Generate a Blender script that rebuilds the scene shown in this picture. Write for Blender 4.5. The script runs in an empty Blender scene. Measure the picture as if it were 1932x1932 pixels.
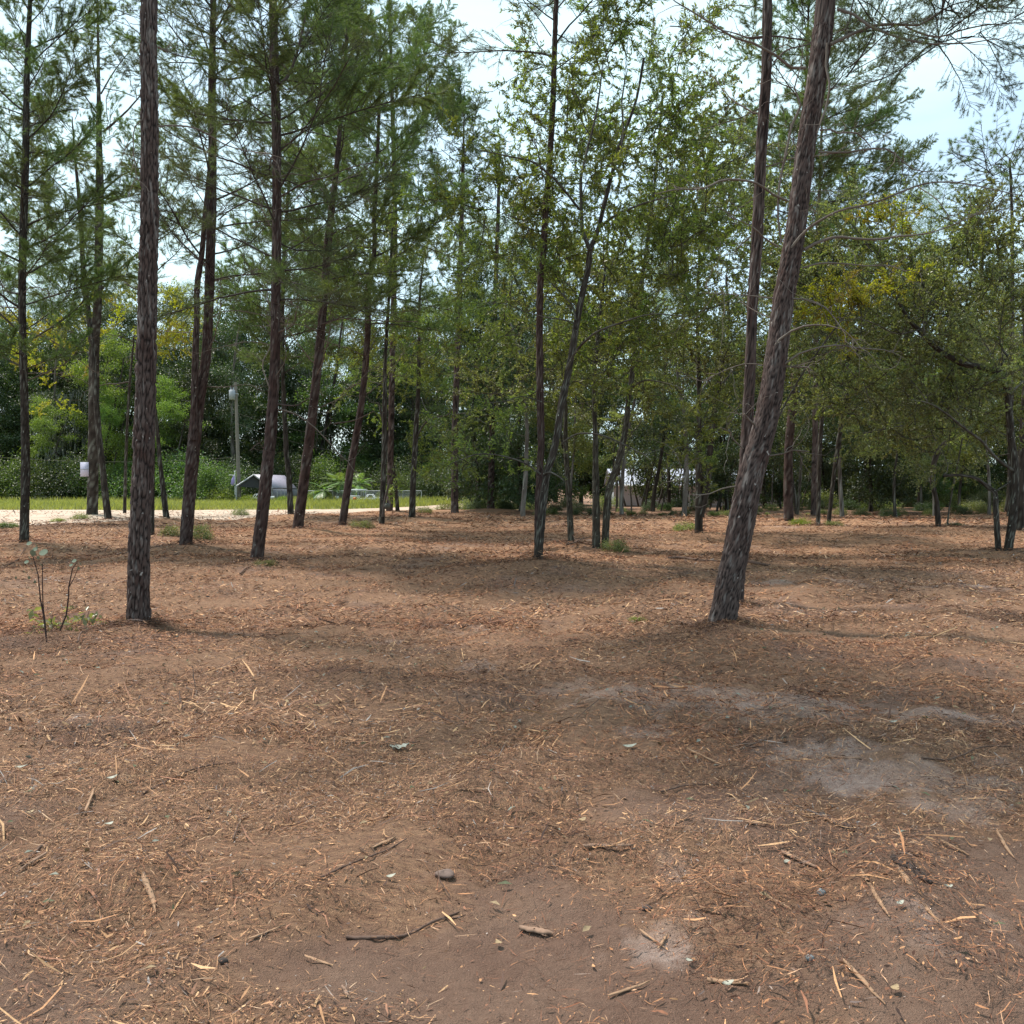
import bpy, math, random
import numpy as np
from mathutils import Vector, Matrix

# ------------------------------------------------------------------ camera, sky, sun, exposure
sc = bpy.context.scene
C = sc.collection
HOR, FPX, H0 = 912.0, 1817.0, 1.6
PITCH = math.atan((966 - HOR) / FPX)
cam = bpy.data.cameras.new('camera'); cam_o = bpy.data.objects.new('camera', cam); C.objects.link(cam_o)
cam.sensor_width = 36; cam.sensor_height = 36; cam.sensor_fit = 'HORIZONTAL'
cam.lens = 36 * FPX / 1932; cam.clip_end = 3000; cam.clip_start = .05
cam_o.location = (0, 0, H0); cam_o.rotation_euler = (math.pi / 2 - PITCH, 0, 0)
sc.camera = cam_o

SUN_EL, SUN_AZ = math.radians(64), math.radians(-58)      # azimuth clockwise from +Y
w = bpy.data.worlds.new('World'); sc.world = w; w.use_nodes = True
nt = w.node_tree; N = nt.nodes; L = nt.links
for n in list(N): N.remove(n)
out = N.new('ShaderNodeOutputWorld'); bg = N.new('ShaderNodeBackground'); bg.inputs[1].default_value = .13
sky = N.new('ShaderNodeTexSky'); sky.sky_type = 'NISHITA'; sky.sun_disc = False
sky.sun_elevation = SUN_EL; sky.sun_rotation = SUN_AZ; sky.air_density = 1.0; sky.dust_density = 1.5
tc = N.new('ShaderNodeTexCoord'); mp = N.new('ShaderNodeMapping'); mp.inputs['Scale'].default_value = (1.1, 1.1, 3.4); mp.inputs['Location'].default_value = (.35, .2, .1)
nz = N.new('ShaderNodeTexNoise'); nz.inputs['Scale'].default_value = 1.9; nz.inputs['Detail'].default_value = 6; nz.inputs['Roughness'].default_value = .52
cr = N.new('ShaderNodeValToRGB'); cr.color_ramp.elements[0].position = .34; cr.color_ramp.elements[1].position = .62
cr.color_ramp.elements[0].color = (.30, .30, .30, 1); cr.color_ramp.elements[1].color = (1, 1, 1, 1)
mx = N.new('ShaderNodeMix'); mx.data_type = 'RGBA'; mx.inputs['B'].default_value = (4.0, 5.3, 5.7, 1)
L.new(tc.outputs['Generated'], mp.inputs[0]); L.new(mp.outputs[0], nz.inputs['Vector']); L.new(nz.outputs['Fac'], cr.inputs[0])
L.new(cr.outputs[0], mx.inputs['Factor']); L.new(sky.outputs[0], mx.inputs['A']); L.new(mx.outputs['Result'], bg.inputs[0]); L.new(bg.outputs[0], out.inputs[0])
sun = bpy.data.lights.new('sun', 'SUN'); sun.energy = 3.4; sun.angle = math.radians(5); sun.color = (1, .93, .84)
sun_o = bpy.data.objects.new('sun', sun); C.objects.link(sun_o)
sd = Vector((math.cos(SUN_EL) * math.sin(SUN_AZ), math.cos(SUN_EL) * math.cos(SUN_AZ), math.sin(SUN_EL)))
sun_o.rotation_euler = sd.to_track_quat('Z', 'Y').to_euler(); sun_o.location = (0, 0, 60)
sc.view_settings.view_transform = 'Standard'; sc.view_settings.look = 'None'; sc.view_settings.gamma = 1
sc.view_settings.use_curve_mapping = False; sc.view_settings.exposure = 0.95
sc.render.film_transparent = False
sc.cycles.max_bounces = 6; sc.cycles.diffuse_bounces = 3; sc.cycles.transmission_bounces = 4; sc.cycles.glossy_bounces = 2
sc.cycles.use_adaptive_sampling = True

# ------------------------------------------------------------------ helpers
RS = np.random.RandomState
rg = RS(7)

def at(x, y, Y):
    """photo position (on a 1932 grid) at ground distance Y -> world point"""
    u, v = (x - 966) / FPX, (966 - y) / FPX
    c, s = math.cos(PITCH), math.sin(PITCH)
    dy, dz = c + v * s, -s + v * c
    k = Y / dy
    return np.array((u * k, Y, H0 + dz * k))

def dist(y):
    return H0 * FPX / (y - HOR)

def hash2(i, j, k=0):
    i = np.asarray(i).astype(np.int64); j = np.asarray(j).astype(np.int64)
    h = (i * 374761393 + j * 668265263 + k * 2147483647 + 1013904223) & 0xffffffff
    h = ((h ^ (h >> 13)) * 1274126177) & 0xffffffff
    h = ((h ^ (h >> 16)) * 2246822519) & 0xffffffff
    return ((h ^ (h >> 15)) & 0xffffff) / float(0xffffff)

def vnoise(x, y, k=0):
    xi, yi = np.floor(x), np.floor(y); fx, fy = x - xi, y - yi
    fx = fx * fx * (3 - 2 * fx); fy = fy * fy * (3 - 2 * fy)
    a, b = hash2(xi, yi, k), hash2(xi + 1, yi, k); c, d = hash2(xi, yi + 1, k), hash2(xi + 1, yi + 1, k)
    return (a * (1 - fx) + b * fx) * (1 - fy) + (c * (1 - fx) + d * fx) * fy

def fbm(x, y, k=0, o=4):
    s, a, t = 0, 1.0, 0
    for q in range(o):
        s = s + a * vnoise(x * 2 ** q + 17.3 * q, y * 2 ** q - 9.1 * q, k + q); t += a; a *= .5
    return s / t

def sstep(a, b, x):
    t = np.clip((x - a) / (b - a), 0, 1); return t * t * (3 - 2 * t)

PILES = [(930, 1088, 110, 12, .10), (1040, 1080, 60, 9, .10), (1240, 1160, 70, 14, .08), (520, 1076, 60, 9, .08), (860, 1092, 40, 10, .08), (640, 1300, 300, 22, .08), (900, 1325, 70, 10, .06), (1520, 1330, 60, 22, .07), (1280, 1350, 110, 16, .05), (60, 1215, 120, 30, .08), (1450, 1600, 220, 40, .05), (960, 1500, 160, 30, .03),
         (240, 1690, 70, 40, .06), (1400, 1740, 160, 60, .07), (1700, 1700, 120, 90, .06), (1650, 1430, 90, 30, .05), (1500, 1235, 200, 18, .06), (1330, 1210, 90, 14, .03), (250, 1195, 60, 14, .02), (180, 990, 90, 8, .1), (1860, 1520, 100, 40, .05), (300, 1380, 260, 14, .05), (1150, 1460, 260, 14, .05), (1700, 1270, 200, 10, .06), (700, 1150, 200, 10, .05), (300, 1120, 160, 8, .06), (1600, 1180, 180, 8, .06), (1750, 1090, 150, 8, .07), (1000, 1235, 120, 9, .05), (450, 1460, 150, 14, .04), (1100, 1620, 160, 16, .06), (1500, 1860, 180, 50, .07), (1830, 1870, 100, 50, .06), (860, 1180, 90, 12, .05)]
PL = [((xu - 966) / FPX * dist(yu), dist(yu), rx / FPX * dist(yu), abs(dist(yu - ry) - dist(yu + ry)) / 2 + .05, a) for xu, yu, rx, ry, a in PILES]
MOUNDS = []      # (x, y, height, radius)
def ground_z(x, y):
    x = np.asarray(x, float); y = np.asarray(y, float)
    near = 1 - sstep(30, 60, y)
    z = (fbm(x * .16, y * .16, 3, 2) - .5) * .30 * sstep(6, 14, y) + (fbm(x * .8, y * .8, 5, 3) - .5) * .10 * near + (fbm(x * 3.5, y * 3.5, 8, 3) - .5) * .075 * (1 - sstep(10, 18, y)) + (fbm(x * 13, y * 13, 12, 2) - .5) * .036 * (1 - sstep(6, 11, y))
    rut = np.abs(np.mod(x * .45 - y * .22 + .35 * fbm(x * .25, y * .25, 90, 2), 1) - .5) * 2
    z = z + .035 * sstep(.72, .95, rut) * (1 - sstep(16, 24, y)) * sstep(2, 4, y)
    z = z * (1 - sstep(45, 70, y))
    for mx_, my_, h, r in MOUNDS:
        z = z + h * np.exp(-((x - mx_) ** 2 + (y - my_) ** 2) / (r * r))
    for mx_, my_, rx, ry, a in PL:
        z = z + a * .75 * np.exp(-((x - mx_) / rx) ** 2 - ((y - my_) / ry) ** 2)
    z = z - .6 * sstep(66, 80, y) * sstep(0, 10, x)
    return z

class MB:
    def __init__(s): s.v = []; s.f = []; s.c = []; s.n = 0; s.m = []
    def add(s, v, f, col=(0.5, 0.5, 0.5, 1), m=0):
        v = np.asarray(v, float).reshape(-1, 3); f = np.asarray(f, np.int64)
        c = np.asarray(col, float)
        if c.ndim == 1: c = np.tile(c, (len(v), 1))
        s.v.append(v); s.c.append(c); s.f.append(f + s.n); s.m.append(np.full(len(f), m)); s.n += len(v)
    def mesh(s, name, mats, smooth=False):
        v = np.concatenate(s.v); c = np.concatenate(s.c)
        me = bpy.data.meshes.new(name)
        tot = [f.shape[1] for f in s.f]
        loops = np.concatenate([f.ravel() for f in s.f]).astype(np.int32)
        cnt = np.concatenate([np.full(len(f), f.shape[1]) for f in s.f]).astype(np.int32)
        start = np.concatenate([[0], np.cumsum(cnt)[:-1]]).astype(np.int32)
        me.vertices.add(len(v)); me.vertices.foreach_set('co', v.ravel().astype(np.float32))
        me.loops.add(len(loops)); me.loops.foreach_set('vertex_index', loops)
        me.polygons.add(len(cnt)); me.polygons.foreach_set('loop_start', start)
        me.polygons.foreach_set('material_index', np.concatenate(s.m).astype(np.int32))
        if smooth: me.polygons.foreach_set('use_smooth', np.ones(len(cnt), bool))
        a = me.attributes.new('col', 'FLOAT_COLOR', 'POINT'); a.data.foreach_set('color', c.ravel().astype(np.float32))
        me.update(calc_edges=True); me.validate()
        for m in (mats if isinstance(mats, (list, tuple)) else [mats]): me.materials.append(m)
        return me
    def obj(s, name, mats, parent=None, smooth=False, org=None):
        if not s.v: return None
        me = s.mesh(name, mats, smooth)
        return put(name, me, parent, org)

def put(name, me, parent=None, org=None):
    o = bpy.data.objects.new(name, me); C.objects.link(o)
    if parent is not None:
        o.parent = parent
        if me is not None and org is None:      # verts are in world space
            o.matrix_parent_inverse = Matrix.Translation(-Vector(ORG[parent.name]))
    return o

ORG = {}
def thing(name, label, cat, loc, group=None):
    o = bpy.data.objects.new(name, None); C.objects.link(o); o.location = [float(a) for a in loc]
    o.empty_display_size = .2
    o['label'] = label; o['category'] = cat
    if group: o['group'] = group
    ORG[o.name] = tuple(float(a) for a in loc)
    return o
def tag(o, label=None, cat=None, group=None, kind=None):
    if label: o['label'] = label
    if cat: o['category'] = cat
    if group: o['group'] = group
    if kind: o['kind'] = kind
    return o

def frames(P):
    P = np.asarray(P, float); T = np.gradient(P, axis=0); T /= np.linalg.norm(T, axis=1)[:, None] + 1e-9
    r = np.array((0, 1, 0.)) if abs(T[0, 1]) < .9 else np.array((1., 0, 0))
    A = np.zeros_like(P); B = np.zeros_like(P)
    a = r - T[0] * (r @ T[0]); a /= np.linalg.norm(a)
    for i in range(len(P)):
        a = a - T[i] * (a @ T[i]); a /= np.linalg.norm(a) + 1e-9
        A[i] = a; B[i] = np.cross(T[i], a)
    return T, A, B

def tube(mb, P, R, ns=5, col=(.5, .5, .5, 1), m=0, cap=False):
    P = np.asarray(P, float); n = len(P); R = np.broadcast_to(np.asarray(R, float), (n,))
    T, A, B = frames(P)
    th = np.linspace(0, 2 * np.pi, ns, endpoint=False)
    V = P[:, None] + R[:, None, None] * (np.cos(th)[None, :, None] * A[:, None] + np.sin(th)[None, :, None] * B[:, None])
    i = np.arange(n - 1)[:, None] * ns; j = np.arange(ns)[None]; k = (j + 1) % ns
    F = np.stack([i + j, i + k, i + ns + k, i + ns + j], -1).reshape(-1, 4)
    mb.add(V, F, col, m)
    if cap:
        for q, sgn in ((0, -1), (n - 1, 1)):
            vv = np.concatenate([V[q], P[q:q + 1]]); f = [(a, (a + 1) % ns, ns) for a in range(ns)]
            mb.add(vv, f, col if np.ndim(col) == 1 else np.mean(col, axis=0), m)

def box(mb, lo, hi, col=(.5, .5, .5, 1), m=0):
    x0, y0, z0 = lo; x1, y1, z1 = hi
    V = [(x0, y0, z0), (x1, y0, z0), (x1, y1, z0), (x0, y1, z0), (x0, y0, z1), (x1, y0, z1), (x1, y1, z1), (x0, y1, z1)]
    mb.add(V, [(0, 3, 2, 1), (4, 5, 6, 7), (0, 1, 5, 4), (1, 2, 6, 5), (2, 3, 7, 6), (3, 0, 4, 7)], col, m)

def resample(P, W, ds):
    """smooth Catmull-Rom through P with widths W at even steps"""
    P = np.asarray(P, float); W = np.asarray(W, float)
    Q = np.vstack([2 * P[0] - P[1], P, 2 * P[-1] - P[-2]]); outp, outw = [], []
    for i in range(1, len(Q) - 2):
        p0, p1, p2, p3 = Q[i - 1:i + 3]; n = max(1, int(np.linalg.norm(p2 - p1) / ds))
        t = (np.arange(n) / n)[:, None]
        outp.append(.5 * (2 * p1 + (p2 - p0) * t + (2 * p0 - 5 * p1 + 4 * p2 - p3) * t * t + (3 * p1 - p0 - 3 * p2 + p3) * t ** 3))
        outw.append(W[i - 1] + (W[i] - W[i - 1]) * t[:, 0])
    outp.append(P[-1:]); outw.append(W[-1:])
    return np.vstack(outp), np.concatenate(outw)

def bark_trunk(mb, P, R, ns, ds, seed, cell=(.05, .13), depth=.012, flare=.25, tone=0.5):
    P, R = resample(P, R, ds)
    n = len(P); T, A, B = frames(P)
    s = np.concatenate([[0], np.cumsum(np.linalg.norm(np.diff(P, axis=0), axis=1))])
    R = R * .87 * (1 + flare * np.exp(-s / .22))
    th = np.linspace(0, 2 * np.pi, ns, endpoint=False)
    S, TH = np.meshgrid(s, th, indexing='ij')
    nc = max(4, int(round(2 * np.pi * R[min(n - 1, 5)] / cell[0])))
    wx, wy = np.cos(TH) * R[:, None] / cell[0] * 1.2, np.sin(TH) * R[:, None] / cell[0] * 1.2; sv = S / cell[1]
    wp = (fbm(wx + sv * .9, wy - sv * .7, seed + 40, 3) - .5) * .45; wq = (fbm(wx - sv * .8 + 9, wy + sv * .9, seed + 50, 3) - .5) * .8
    cu = TH / (2 * np.pi) * nc + wp; cv = S / cell[1] + wq
    ci, cj = np.floor(cu), np.floor(cv)
    f1 = np.full(S.shape, 9.); f2 = np.full(S.shape, 9.); idv = np.zeros(S.shape)
    for a in (-1, 0, 1):
        for b in (-1, 0, 1):
            gi, gj = ci + a, cj + b; gw = np.mod(gi, nc)
            px = gi + .15 + .7 * hash2(gw, gj, seed + 1); py = gj + .1 + .8 * hash2(gw, gj, seed + 2)
            d = np.abs(cu - px) ** 1.5 + np.abs((cv - py) * 1.1) ** 1.5; idn = hash2(gw, gj, seed + 3)
            closer = d < f1
            f2 = np.where(closer, f1, np.minimum(f2, d)); idv = np.where(closer, idn, idv); f1 = np.where(closer, d, f1)
    crack = sstep(0.04, .34, f2 - f1)
    cx, cy = np.cos(TH) * 2.0, np.sin(TH) * 2.0
    lump = fbm(cx + S * 1.3 + seed, cy + S * .9, seed + 9, 3) - .5
    fine = fbm(wx * 3 + sv * 5, wy * 3 - sv * 4, seed + 60, 3)
    disp = depth * (crack * (.35 + .75 * idv) * (.7 + .6 * fine)) - depth * .4 + lump * R[:, None] * .14
    RR = R[:, None] + disp
    V = P[:, None] + RR[..., None] * (np.cos(TH)[..., None] * A[:, None] + np.sin(TH)[..., None] * B[:, None])
    lich = sstep(.62, .75, fbm(cx * 3 + S * 7, cy * 3 - S * 5, seed + 20, 3))
    col = np.stack([idv, crack, lich, np.full_like(idv, tone)], -1).reshape(-1, 4)
    i = np.arange(n - 1)[:, None] * ns; j = np.arange(ns)[None]; k = (j + 1) % ns
    F = np.stack([i + j, i + k, i + ns + k, i + ns + j], -1).reshape(-1, 4)
    mb.add(V, F, col)
    return P, R

# ------------------------------------------------------------------ materials
def mat(name):
    m = bpy.data.materials.new(name); m.use_nodes = True; nt = m.node_tree
    for n in list(nt.nodes): nt.nodes.remove(n)
    o = nt.nodes.new('ShaderNodeOutputMaterial'); b = nt.nodes.new('ShaderNodeBsdfPrincipled')
    nt.links.new(b.outputs[0], o.inputs[0]); return m, nt, b, o
def node(nt, t, **k):
    n = nt.nodes.new(t)
    for a, v in k.items():
        if a.startswith('i_'): n.inputs[a[2:].replace('_', ' ')].default_value = v
        else: setattr(n, a, v)
    return n
def mixc(nt, fac, a, b, blend='MIX'):
    n = nt.nodes.new('ShaderNodeMix'); n.data_type = 'RGBA'; n.blend_type = blend
    for inp, val in (('Factor', fac), ('A', a), ('B', b)):
        if isinstance(val, bpy.types.NodeSocket): nt.links.new(val, n.inputs[inp])
        elif inp == 'Factor': n.inputs[inp].default_value = val
        else: n.inputs[inp].default_value = (*val, 1)
    return n.outputs['Result']
def ramp(nt, fac, a, b, ca=(0, 0, 0), cb=(1, 1, 1)):
    n = nt.nodes.new('ShaderNodeValToRGB'); n.color_ramp.elements[0].position = a; n.color_ramp.elements[1].position = b
    n.color_ramp.elements[0].color = (*ca, 1); n.color_ramp.elements[1].color = (*cb, 1)
    nt.links.new(fac, n.inputs[0]); return n.outputs[0]
def noise(nt, scale, vec=None, detail=4, rough=.6):
    n = node(nt, 'ShaderNodeTexNoise'); n.inputs['Scale'].default_value = scale; n.inputs['Detail'].default_value = detail; n.inputs['Roughness'].default_value = rough
    if vec is not None: nt.links.new(vec, n.inputs['Vector'])
    return n.outputs['Fac']
def bump(nt, b, h, strength=.5, distance=.02):
    n = node(nt, 'ShaderNodeBump'); n.inputs['Strength'].default_value = strength; n.inputs['Distance'].default_value = distance
    nt.links.new(h, n.inputs['Height']); nt.links.new(n.outputs[0], b.inputs['Normal'])
def geo_pos(nt, scale=(1, 1, 1)):
    g = node(nt, 'ShaderNodeNewGeometry'); m = node(nt, 'ShaderNodeMapping'); m.inputs['Scale'].default_value = scale
    nt.links.new(g.outputs['Position'], m.inputs[0]); return m.outputs[0]

def bark_mat(name, deep, plate, grey, lichen, lich_amt=.6):
    m, nt, b, o = mat(name)
    a = node(nt, 'ShaderNodeAttribute', attribute_name='col'); sp = node(nt, 'ShaderNodeSeparateColor'); nt.links.new(a.outputs['Color'], sp.inputs[0])
    pos = geo_pos(nt, (1, 1, .3))
    n1 = noise(nt, 40, pos, 5, .65); n2 = noise(nt, 3.0, geo_pos(nt, (1, 1, .6)), 3)
    c = mixc(nt, ramp(nt, n2, .38, .62), plate, grey)
    c = mixc(nt, ramp(nt, sp.outputs[0], .3, 1), c, grey)
    c = mixc(nt, ramp(nt, n1, .25, .8), mixc(nt, .55, c, deep), c)
    c = mixc(nt, sp.outputs[1], deep, c)
    li = node(nt, 'ShaderNodeMath', operation='MULTIPLY'); nt.links.new(sp.outputs[2], li.inputs[0]); li.inputs[1].default_value = lich_amt
    c = mixc(nt, li.outputs[0], c, lichen)
    spk = noise(nt, 17, geo_pos(nt, (1, 1, .8)), 2, .5)
    c = mixc(nt, ramp(nt, spk, .71, .74), c, lichen)
    nt.links.new(c, b.inputs['Base Color']); b.inputs['Roughness'].default_value = .9; b.inputs['Specular IOR Level'].default_value = .15
    bump(nt, b, n1, .55, .012)
    return m
M_PINE = bark_mat('pine_bark', (.012, .008, .0075), (.074, .043, .036), (.122, .090, .080), (.30, .27, .25), .45)
M_RED = bark_mat('reddish_bark', (.018, .010, .009), (.066, .036, .030), (.090, .062, .055), (.30, .28, .25), .3)
M_DARK = bark_mat('dark_bark', (.018, .014, .012), (.045, .034, .027), (.064, .053, .044), (.28, .29, .25), .5)
M_OAKB = bark_mat('oak_bark', (.022, .019, .015), (.056, .047, .036), (.085, .075, .058), (.30, .31, .26), .45)
M_LIMB = bark_mat('limb_bark', (.05, .036, .03), (.13, .095, .075), (.19, .155, .13), (.32, .30, .26), .4)
M_FAR = bark_mat('far_bark', (.06, .05, .042), (.13, .105, .09), (.20, .18, .16), (.40, .40, .36), .6)

def leaf_mat(name, dark, light, trans=.4, tcol=None, rough=.42, hue=.03):
    m, nt, b, o = mat(name)
    a = node(nt, 'ShaderNodeAttribute', attribute_name='col'); sp = node(nt, 'ShaderNodeSeparateColor'); nt.links.new(a.outputs['Color'], sp.inputs[0])
    oi = node(nt, 'ShaderNodeObjectInfo')
    c = mixc(nt, sp.outputs[0], dark, light)
    h = node(nt, 'ShaderNodeHueSaturation'); nt.links.new(c, h.inputs['Color'])
    mr = node(nt, 'ShaderNodeMapRange'); nt.links.new(oi.outputs['Random'], mr.inputs[0]); mr.inputs[3].default_value = .5 - hue; mr.inputs[4].default_value = .5 + hue
    nt.links.new(mr.outputs[0], h.inputs['Hue'])
    mv = node(nt, 'ShaderNodeMapRange'); nt.links.new(oi.outputs['Random'], mv.inputs[0]); mv.inputs[3].default_value = .8; mv.inputs[4].default_value = 1.25
    nt.links.new(mv.outputs[0], h.inputs['Value'])
    nt.links.new(h.outputs[0], b.inputs['Base Color']); b.inputs['Roughness'].default_value = rough; b.inputs['Specular IOR Level'].default_value = .4
    t = node(nt, 'ShaderNodeBsdfTranslucent'); tm = mixc(nt, 1.0, h.outputs[0], tcol or (1.5, 1.6, .55), 'MULTIPLY'); nt.links.new(tm, t.inputs[0])
    ms = node(nt, 'ShaderNodeMixShader'); ms.inputs[0].default_value = trans
    nt.links.new(b.outputs[0], ms.inputs[1]); nt.links.new(t.outputs[0], ms.inputs[2]); nt.links.new(ms.outputs[0], o.inputs[0])
    return m
M_NEEDLE = leaf_mat('pine_needles', (.070, .096, .044), (.140, .185, .070), .42, rough=.5)
M_NEEDLE2 = leaf_mat('sparse_needles', (.060, .080, .040), (.105, .130, .055), .38, rough=.5)
M_OAKL = leaf_mat('oak_leaves', (.074, .100, .036), (.200, .230, .070), .52, rough=.33)
M_OAKL2 = leaf_mat('live_oak_leaves', (.084, .102, .056), (.215, .225, .115), .48, rough=.32)
M_YEL = leaf_mat('yellow_leaves', (.17, .18, .02), (.34, .29, .03), .5)
M_BUSH = leaf_mat('bush_leaves', (.046, .078, .030), (.115, .165, .055), .42)
M_BRIGHT = leaf_mat('bright_leaves', (.10, .17, .025), (.20, .26, .04), .5)
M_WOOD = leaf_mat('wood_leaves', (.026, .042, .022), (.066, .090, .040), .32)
M_MID = leaf_mat('mid_green_leaves', (.070, .115, .028), (.180, .235, .060), .48)  # lighter yellow-green leaf colour of some far trees
M_PALM = leaf_mat('palm_leaves', (.09, .15, .06), (.20, .28, .11), .35)
M_MOSS = leaf_mat('moss', (.10, .11, .09), (.17, .18, .14), .3, (1, 1, 1))
M_GRASS = leaf_mat('grass_blades', (.14, .15, .05), (.33, .31, .12), .4)

def col_mat(name, rough=.8, hs=None):
    m, nt, b, o = mat(name)
    a = node(nt, 'ShaderNodeAttribute', attribute_name='col')
    c = a.outputs['Color']; n = noise(nt, 90, geo_pos(nt), 3)
    c = mixc(nt, ramp(nt, n, .3, .7), mixc(nt, .35, c, (.03, .02, .015)), c)
    nt.links.new(c, b.inputs['Base Color']); b.inputs['Roughness'].default_value = rough; b.inputs['Specular IOR Level'].default_value = .25
    return m
M_LITTER = col_mat('shredded_litter')
def plain(name, c, rough=.6, metal=0, var=.25, scale=8):
    m, nt, b, o = mat(name)
    n = noise(nt, scale, geo_pos(nt), 5)
    cc = mixc(nt, ramp(nt, n, .3, .75), tuple(x * (1 - var) for x in c), c)
    nt.links.new(cc, b.inputs['Base Color']); b.inputs['Roughness'].default_value = rough; b.inputs['Metallic'].default_value = metal
    return m

# ground: soil, sand, straw dust
def ground_mat():
    m, nt, b, o = mat('ground_soil')
    a = node(nt, 'ShaderNodeAttribute', attribute_name='col'); sp = node(nt, 'ShaderNodeSeparateColor'); nt.links.new(a.outputs['Color'], sp.inputs[0])
    p = geo_pos(nt)
    n1 = noise(nt, 1.3, p, 6, .6); n2 = noise(nt, 22, p, 6, .7); n3 = noise(nt, 140, p, 4, .7); n4 = noise(nt, 420, p, 2, .6)
    soil = mixc(nt, ramp(nt, n1, .3, .7), (.24, .138, .098), (.375, .24, .17))
    soil = mixc(nt, ramp(nt, n2, .3, .72), mixc(nt, .4, soil, (.08, .045, .033)), soil)
    soil = mixc(nt, ramp(nt, n3, .55, .75), soil, (.36, .25, .18))
    sand = mixc(nt, ramp(nt, n2, .35, .7), (.40, .275, .225), (.62, .48, .41))
    c = mixc(nt, sp.outputs[0], soil, sand); c = mixc(nt, ramp(nt, n4, .35, .7), mixc(nt, .38, c, (.05, .03, .025)), c)
    # fine straw cast beyond the pieces
    st = noise(nt, 26, geo_pos(nt, (.5, 1.6, 1)), 5, .75)
    straw = mixc(nt, ramp(nt, st, .36, .64), (.16, .080, .048), (.45, .265, .15))
    c = mixc(nt, sp.outputs[1], c, straw)
    gr = mixc(nt, ramp(nt, n2, .35, .7), (.14, .14, .05), (.26, .26, .10))
    c = mixc(nt, sp.outputs[2], c, gr)
    nt.links.new(c, b.inputs['Base Color']); b.inputs['Roughness'].default_value = .95; b.inputs['Specular IOR Level'].default_value = .15
    mm = node(nt, 'ShaderNodeMath', operation='ADD'); nt.links.new(n2, mm.inputs[0]); nt.links.new(n3, mm.inputs[1])
    bump(nt, b, mm.outputs[0], .9, .035)
    return m
M_GROUND = ground_mat()
def road_mat():
    m, nt, b, o = mat('road_sand'); p = geo_pos(nt, (1, .6, 1))
    c = mixc(nt, ramp(nt, noise(nt, .7, p, 6), .35, .65), (.36, .27, .20), (.50, .39, .30))
    c = mixc(nt, ramp(nt, noise(nt, 9, p, 5), .58, .72), c, (.36, .26, .19))
    nt.links.new(c, b.inputs['Base Color']); b.inputs['Roughness'].default_value = .95; bump(nt, b, noise(nt, 14, p, 5), .4, .03); return m
M_ROAD = road_mat()

# ------------------------------------------------------------------ foliage pieces (shared meshes)
def twig_col(r): return (.5 + .3 * r.rand(), .8, .1, .5)

def wig(P0, d, Ln, r, n=6, curl=.12, up=0.0):
    d = np.asarray(d, float); d = d / np.linalg.norm(d); P = [np.asarray(P0, float)]
    for i in range(n):
        d = d + r.normal(0, curl, 3) + np.array((0, 0, up)); d /= np.linalg.norm(d); P.append(P[-1] + d * Ln / n)
    return np.array(P)

def along(P, t):
    k = t * (len(P) - 1); i = np.clip(np.floor(k).astype(int), 0, len(P) - 2); f = (k - i)[:, None]
    d = P[i + 1] - P[i]; d /= np.linalg.norm(d, axis=1)[:, None] + 1e-9
    return P[i] * (1 - f) + P[i + 1] * f, d

def perp(d, r):
    q = r.normal(0, 1, d.shape); q -= d * (q * d).sum(1)[:, None]; return q / (np.linalg.norm(q, axis=1)[:, None] + 1e-9)

def needles(mb, p, d, r, ln, wd, spread, m=1):
    n = len(p); q = perp(d, r)
    a = r.uniform(spread[0], spread[1], n)[:, None]
    dr = d * np.cos(a) + q * np.sin(a); L_ = (ln * r.uniform(.7, 1.1, n))[:, None]
    side = np.cross(dr, r.normal(0, 1, (n, 3))); side /= np.linalg.norm(side, axis=1)[:, None] + 1e-9
    tip = p + dr * L_ + np.array((0, 0, -1)) * (L_ * .12)
    V = np.stack([p - side * wd / 2, p + side * wd / 2, tip], 1)
    sh = np.repeat(r.rand(n), 3)[:, None]
    mb.add(V.reshape(-1, 3), np.arange(3 * n).reshape(-1, 3), np.concatenate([sh, sh, sh, sh], 1), m)

def leaves(mb, p, d, r, ln, wd, m=1, droop=.25, spread=(.3, 1.4)):
    n = len(p); q = perp(d, r); a = r.uniform(spread[0], spread[1], n)[:, None]
    dr = d * np.cos(a) + q * np.sin(a); dr[:, 2] -= droop; dr /= np.linalg.norm(dr, axis=1)[:, None]
    up = r.normal(0, .45, (n, 3)); up[:, 2] += 1
    side = np.cross(dr, up); side /= np.linalg.norm(side, axis=1)[:, None] + 1e-9
    nn = np.cross(side, dr)
    L_ = (ln * r.uniform(.65, 1.15, n))[:, None]; W_ = (wd * r.uniform(.75, 1.2, n))[:, None]
    V = np.stack([p, p + dr * L_ * .45 + side * W_ / 2 + nn * W_ * .22, p + dr * L_ - nn * L_ * .1, p + dr * L_ * .45 - side * W_ / 2 + nn * W_ * .22], 1)
    b = np.arange(n)[:, None] * 4
    F = np.concatenate([b + np.array([[0, 1, 2]]), b + np.array([[0, 2, 3]])])
    sh = np.repeat(r.rand(n), 4)[:, None]
    mb.add(V.reshape(-1, 3), F, np.concatenate([sh, sh, sh, sh], 1), m)

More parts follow.
